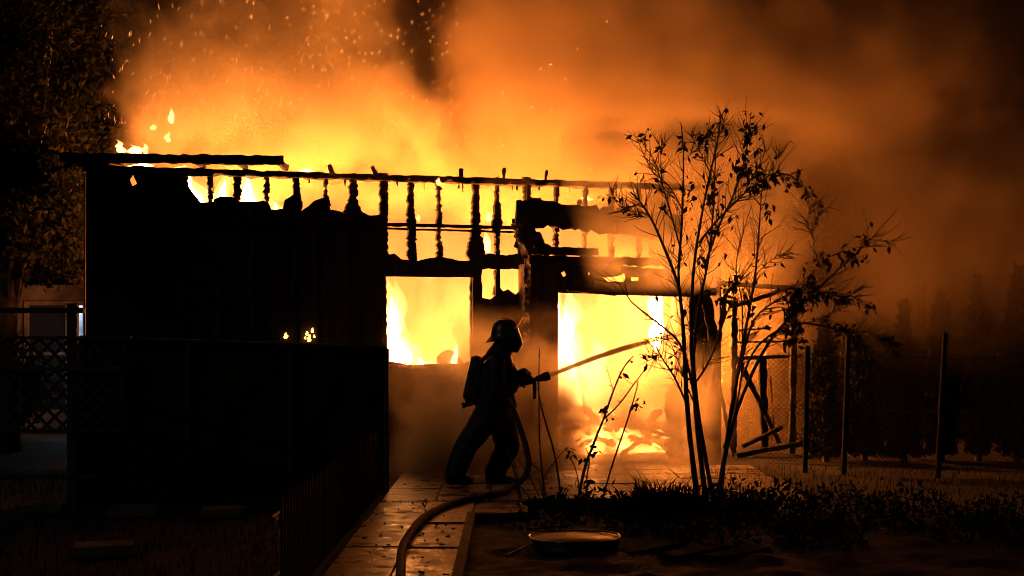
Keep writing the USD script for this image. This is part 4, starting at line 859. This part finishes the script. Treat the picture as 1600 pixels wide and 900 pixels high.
for i, (px, ytop, w) in enumerate([(1290, 500, .22), (1350, 505, .2), (1412, 478, .24), (1470, 462, .26), (1528, 436, .26), (1590, 420, .3)]):
    Y = 16.9 + .25 * math.sin(i * 2.2); b = P(px, 0, Y); b[2] = 0; h = P(0, ytop, Y)[2]
    t = thing('columnar_conifer', con_lab[i], 'conifer', b, 'slim conifers behind the wire fence'); r2 = np.random.default_rng(i + 70)
    put(t, 'trunk', tube([b - (0, 0, .1), b + (0, 0, h * .92)], [.05, .012], 7), BARK)
    zz = h * (1 - r2.uniform(size=2600) ** .8 * .97); rad = w * (1 - (zz / h) ** 1.8) ** .8 * (.85 + .3 * np.sin(zz * 6 + i)); an = r2.uniform(0, 6.28, 2600); q = np.sqrt(r2.uniform(.25, 1, 2600))
    put(t, 'crown', leaves(np.stack([b[0] + rad * q * np.cos(an), b[1] + rad * q * np.sin(an), zz], 1), .10, i, droop=-.9, narrow=.35), CONIF, kind='stuff')
hd = thing('far_hedge', 'dark hedge closing the garden behind the conifers', 'hedge', (6, 21, 0)); r2 = np.random.default_rng(99)
q = np.stack([r2.uniform(2.6, 13, 9000), 21 + r2.normal(size=9000) * .4, r2.uniform(0, 1.9, 9000) ** 1.0], 1)
put(hd, 'foliage', leaves(q, .16, 3, droop=0, narrow=.6), CONIF, kind='stuff')

# ---------------------------------------------------------------- neighbouring house with its lit door, far left
nh = thing('neighbour_house', 'neighbouring house with sloping tiled roof and cold lit glazed door', 'house', (-8.2, 23, 0))
put(nh, 'wall', cat_([box((-13.5, 22, 0), (-7.65, 22.2, 2.3)), box((-6.60, 22, 0), (-6.4, 22.2, 1.9)), box((-7.65, 22, 2.06), (-6.60, 22.2, 2.3))]), PLASTER)
sl = np.array([-6.5, 21.7, 2.2]); ux = np.array([-1, 0, .63]); ux /= np.linalg.norm(ux)
put(nh, 'roof', cat_([loft([np.array([sl + ux * s + (0, y, z) for y, z in ((0, -.06), (3.2, -.06), (3.2, 0), (0, 0))]) for s in (0, 6)])]), TILE)
for j in range(9):
    for i in range(4):
        a = sl + ux * (j * .34) + np.array([0, i * .32, .012 + .004 * (i % 2)])
        put(nh, 'roof_tile', loft([np.array([a + (0, 0, .0), a + (0, .30, .0), a + (0, .30, .022), a + (0, .15, .04), a + (0, 0, .022)]), np.array([a + ux * .37 + (0, 0, -.004), a + ux * .37 + (0, .30, -.004), a + ux * .37 + (0, .30, .012), a + ux * .37 + (0, .15, .03), a + ux * .37 + (0, 0, .012)])]), TILE)
DIML = mat('dim_lit_glass', {'p': ('principled_bsdf', {'base_color': (.01, .011, .012), 'roughness': .3, 'emission_color': (.5, .65, .9), 'emission_strength': .0015})}, surface='p.BSDF')
LIT = mat('cold_lit_glass', {'g': ('geometry', {}), 'mp': ('mapping', {'scale': (1, 1, .7)}), 'n': ('noise_texture', {'scale': 4, 'detail': 2}), 'r': ('rgb_ramp', {'ramp': [(.35, (.10, .16, .26)), (.52, (.35, .5, .7)), (.66, (.85, .95, 1.0))]}), 'e': ('emission', {'strength': 1.6})},
          [('g.position', 'mp.vector'), ('mp.vector', 'n.vector'), ('n.fac', 'r.fac'), ('r.color', 'e.color')], surface='e.emission')
dr = put(nh, 'door', cat_([box((-6.70, 21.96, .05), (-6.62, 22.08, 2.05)), box((-7.62, 21.96, .05), (-7.55, 22.08, 2.05)), box((-7.55, 21.96, 1.98), (-6.70, 22.08, 2.05)), box((-7.55, 21.96, .05), (-6.70, 22.08, .35)), box((-7.55, 21.97, 1.2), (-6.70, 22.07, 1.25)), box((-6.98, 21.97, .35), (-6.94, 22.07, 1.98))]), PLASTER)
put(dr, 'pane', box((-6.94, 22.0, .35), (-6.70, 22.03, 1.2)), LIT); put(dr, 'pane', box((-6.94, 22.0, 1.25), (-6.70, 22.03, 1.98)), LIT)
put(dr, 'pane', box((-7.55, 22.0, .35), (-6.98, 22.03, 1.98)), DIML)
LAMP = mat('cold_lamp', {'e': ('emission', {'color': (.62, .82, 1.0), 'strength': 55})}, surface='e.emission')
lmp = thing('wall_lamp', 'cold white outdoor lamp shining behind the trellis post', 'lamp', P(123, 543, 21.4))
lc = P(126.5, 547, 21.4)
put(lmp, 'bulb', ball(lc, .065, 3, (1, 1, 1)), LAMP, smooth=True)
put(lmp, 'bracket', cat_([box(lc + (-.02, .05, .05), lc + (.02, .6, .09)), cyl(lc + (0, 0, .05), lc + (0, 0, .10), .08, .02)]), METAL)

# ---------------------------------------------------------------- sparks carried up in the smoke
r_ = np.random.default_rng(21); sk = []
def spark(x, y, Y, ln, w, ang):
    p = P(x, y, Y); d = np.array([math.sin(ang), r_.uniform(-.3, .3), math.cos(ang)]) * ln
    return tube([p - d / 2, p, p + d / 2], [w * .3, w, w * .2], 4)
for _ in range(420):
    x = r_.normal(330, 115); y = 235 - abs(r_.normal(0, 120)) - 10
    if 150 < x < 700: sk.append(spark(x, y, r_.uniform(16.6, 18.6), r_.uniform(.02, .085), r_.uniform(.001, .0028), r_.normal(.2, .25)))
for _ in range(170):
    x = r_.uniform(470, 720); y = r_.uniform(0, 262); sk.append(spark(x, y, r_.uniform(16.8, 18.6), r_.uniform(.012, .05), r_.uniform(.0015, .004), r_.normal(.2, .6)))
for _ in range(40):
    x = r_.uniform(170, 1000); y = r_.uniform(0, 270); sk.append(spark(x, y, r_.uniform(16.8, 18.6), r_.uniform(.02, .06), r_.uniform(.003, .006), r_.normal(.2, .5)))
single('sparks', cat_(sk), SPARK, 'glowing sparks drifting up over the burning roof', 'sparks', kind='stuff')

# ---------------------------------------------------------------- smoke
def air(name, lo, hi, label, m):
    single(name, box(lo, hi), m, label, 'smoke', kind='stuff')
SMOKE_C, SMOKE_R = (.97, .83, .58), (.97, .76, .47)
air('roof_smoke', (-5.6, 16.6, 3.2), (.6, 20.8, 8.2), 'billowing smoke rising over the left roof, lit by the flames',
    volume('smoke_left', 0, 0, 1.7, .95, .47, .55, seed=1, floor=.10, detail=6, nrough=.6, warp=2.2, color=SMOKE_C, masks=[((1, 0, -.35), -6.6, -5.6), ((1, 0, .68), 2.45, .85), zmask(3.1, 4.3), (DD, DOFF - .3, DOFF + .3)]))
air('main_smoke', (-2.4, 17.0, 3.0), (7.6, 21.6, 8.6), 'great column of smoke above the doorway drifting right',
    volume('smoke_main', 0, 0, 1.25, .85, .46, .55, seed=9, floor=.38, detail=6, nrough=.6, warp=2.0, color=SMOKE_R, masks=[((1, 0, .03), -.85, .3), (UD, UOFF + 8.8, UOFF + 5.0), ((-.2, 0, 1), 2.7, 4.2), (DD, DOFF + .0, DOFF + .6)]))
air('far_smoke', (-3.5, 21.7, 2.5), (7.5, 25.0, 9.6), 'thin brown smoke spreading behind the burning house',
    volume('smoke_far', 0, 0, .22, .6, .40, .60, seed=11, floor=.2, color=SMOKE_R, masks=[((1, 0, 0), -3.2, 0.2), ((1, 0, 0), 7.5, 4.0), zmask(2.5, 3.6)]))
air('drifting_smoke', (1.2, 15.6, .05), (4.6, 20.5, 4.6), 'thin smoke drifting through the burnt lean-to',
    volume('smoke_right', 0, 0, .4, .8, .32, .64, seed=3, color=SMOKE_R, masks=[(UD, UOFF + 1.2, UOFF + 2.6), (UD, UOFF + 5.0, UOFF + 3.6), zmask(4.6, 3.0), dmask(-.3, .5)]))
air('garden_smoke', (2.7, 15.3, .3), (8.6, 17.6, 4.6), 'thin smoke hanging over the garden in front of the conifers',
    volume('smoke_garden', 0, 0, .22, .9, .40, .60, seed=6, floor=.3, color=SMOKE_R, aniso=.3, masks=[(UD, UOFF + 2.8, UOFF + 4.0), zmask(.9, 2.8), zmask(4.5, 2.8), ((0, 1, 0), 15.3, 15.9)]))
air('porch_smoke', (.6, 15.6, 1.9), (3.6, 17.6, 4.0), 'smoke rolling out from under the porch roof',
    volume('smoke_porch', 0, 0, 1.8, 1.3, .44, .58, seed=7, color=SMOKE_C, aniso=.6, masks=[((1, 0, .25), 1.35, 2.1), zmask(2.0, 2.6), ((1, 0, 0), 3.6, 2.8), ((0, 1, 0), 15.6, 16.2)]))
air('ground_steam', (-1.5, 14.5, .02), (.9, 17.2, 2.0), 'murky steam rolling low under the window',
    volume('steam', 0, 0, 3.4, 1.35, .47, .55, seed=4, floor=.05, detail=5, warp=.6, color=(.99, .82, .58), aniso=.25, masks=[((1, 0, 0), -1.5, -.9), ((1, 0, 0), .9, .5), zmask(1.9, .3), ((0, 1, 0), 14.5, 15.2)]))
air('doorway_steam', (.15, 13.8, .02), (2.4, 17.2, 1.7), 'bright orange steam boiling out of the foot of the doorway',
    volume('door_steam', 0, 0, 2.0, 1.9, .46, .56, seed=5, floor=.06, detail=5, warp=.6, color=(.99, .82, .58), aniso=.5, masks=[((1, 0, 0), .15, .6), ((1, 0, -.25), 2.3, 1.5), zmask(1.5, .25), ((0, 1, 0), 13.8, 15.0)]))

# ash and charred scraps blown over the paving
r_ = np.random.default_rng(44); bits = []
for _ in range(150):
    x, y = (r_.uniform(-1.2, -.36), r_.uniform(8.3, 13)) if r_.random() < .45 else (r_.uniform(-1.1, 2.0), r_.uniform(12.5, 16))
    if y < 12.2 and x > -.36: continue
    b = manifold3d.Manifold.cube((1, 1, 1), True); q = meshkit.arrays(b); m_ = trimesh.Trimesh(q[0], q[1]); m_.vertices = m_.vertices * (r_.uniform(.008, .04), r_.uniform(.006, .02), r_.uniform(.004, .014)) + r_.normal(size=m_.vertices.shape) * .002
    m_.apply_transform(trimesh.transformations.rotation_matrix(r_.uniform(0, 6.28), (0, 0, 1))); m_.apply_translation((x, y, .012)); bits.append(m_)
single('ash_scraps', cat_(bits), CHAR, 'ash and charred scraps scattered over the paving', 'debris', kind='stuff')
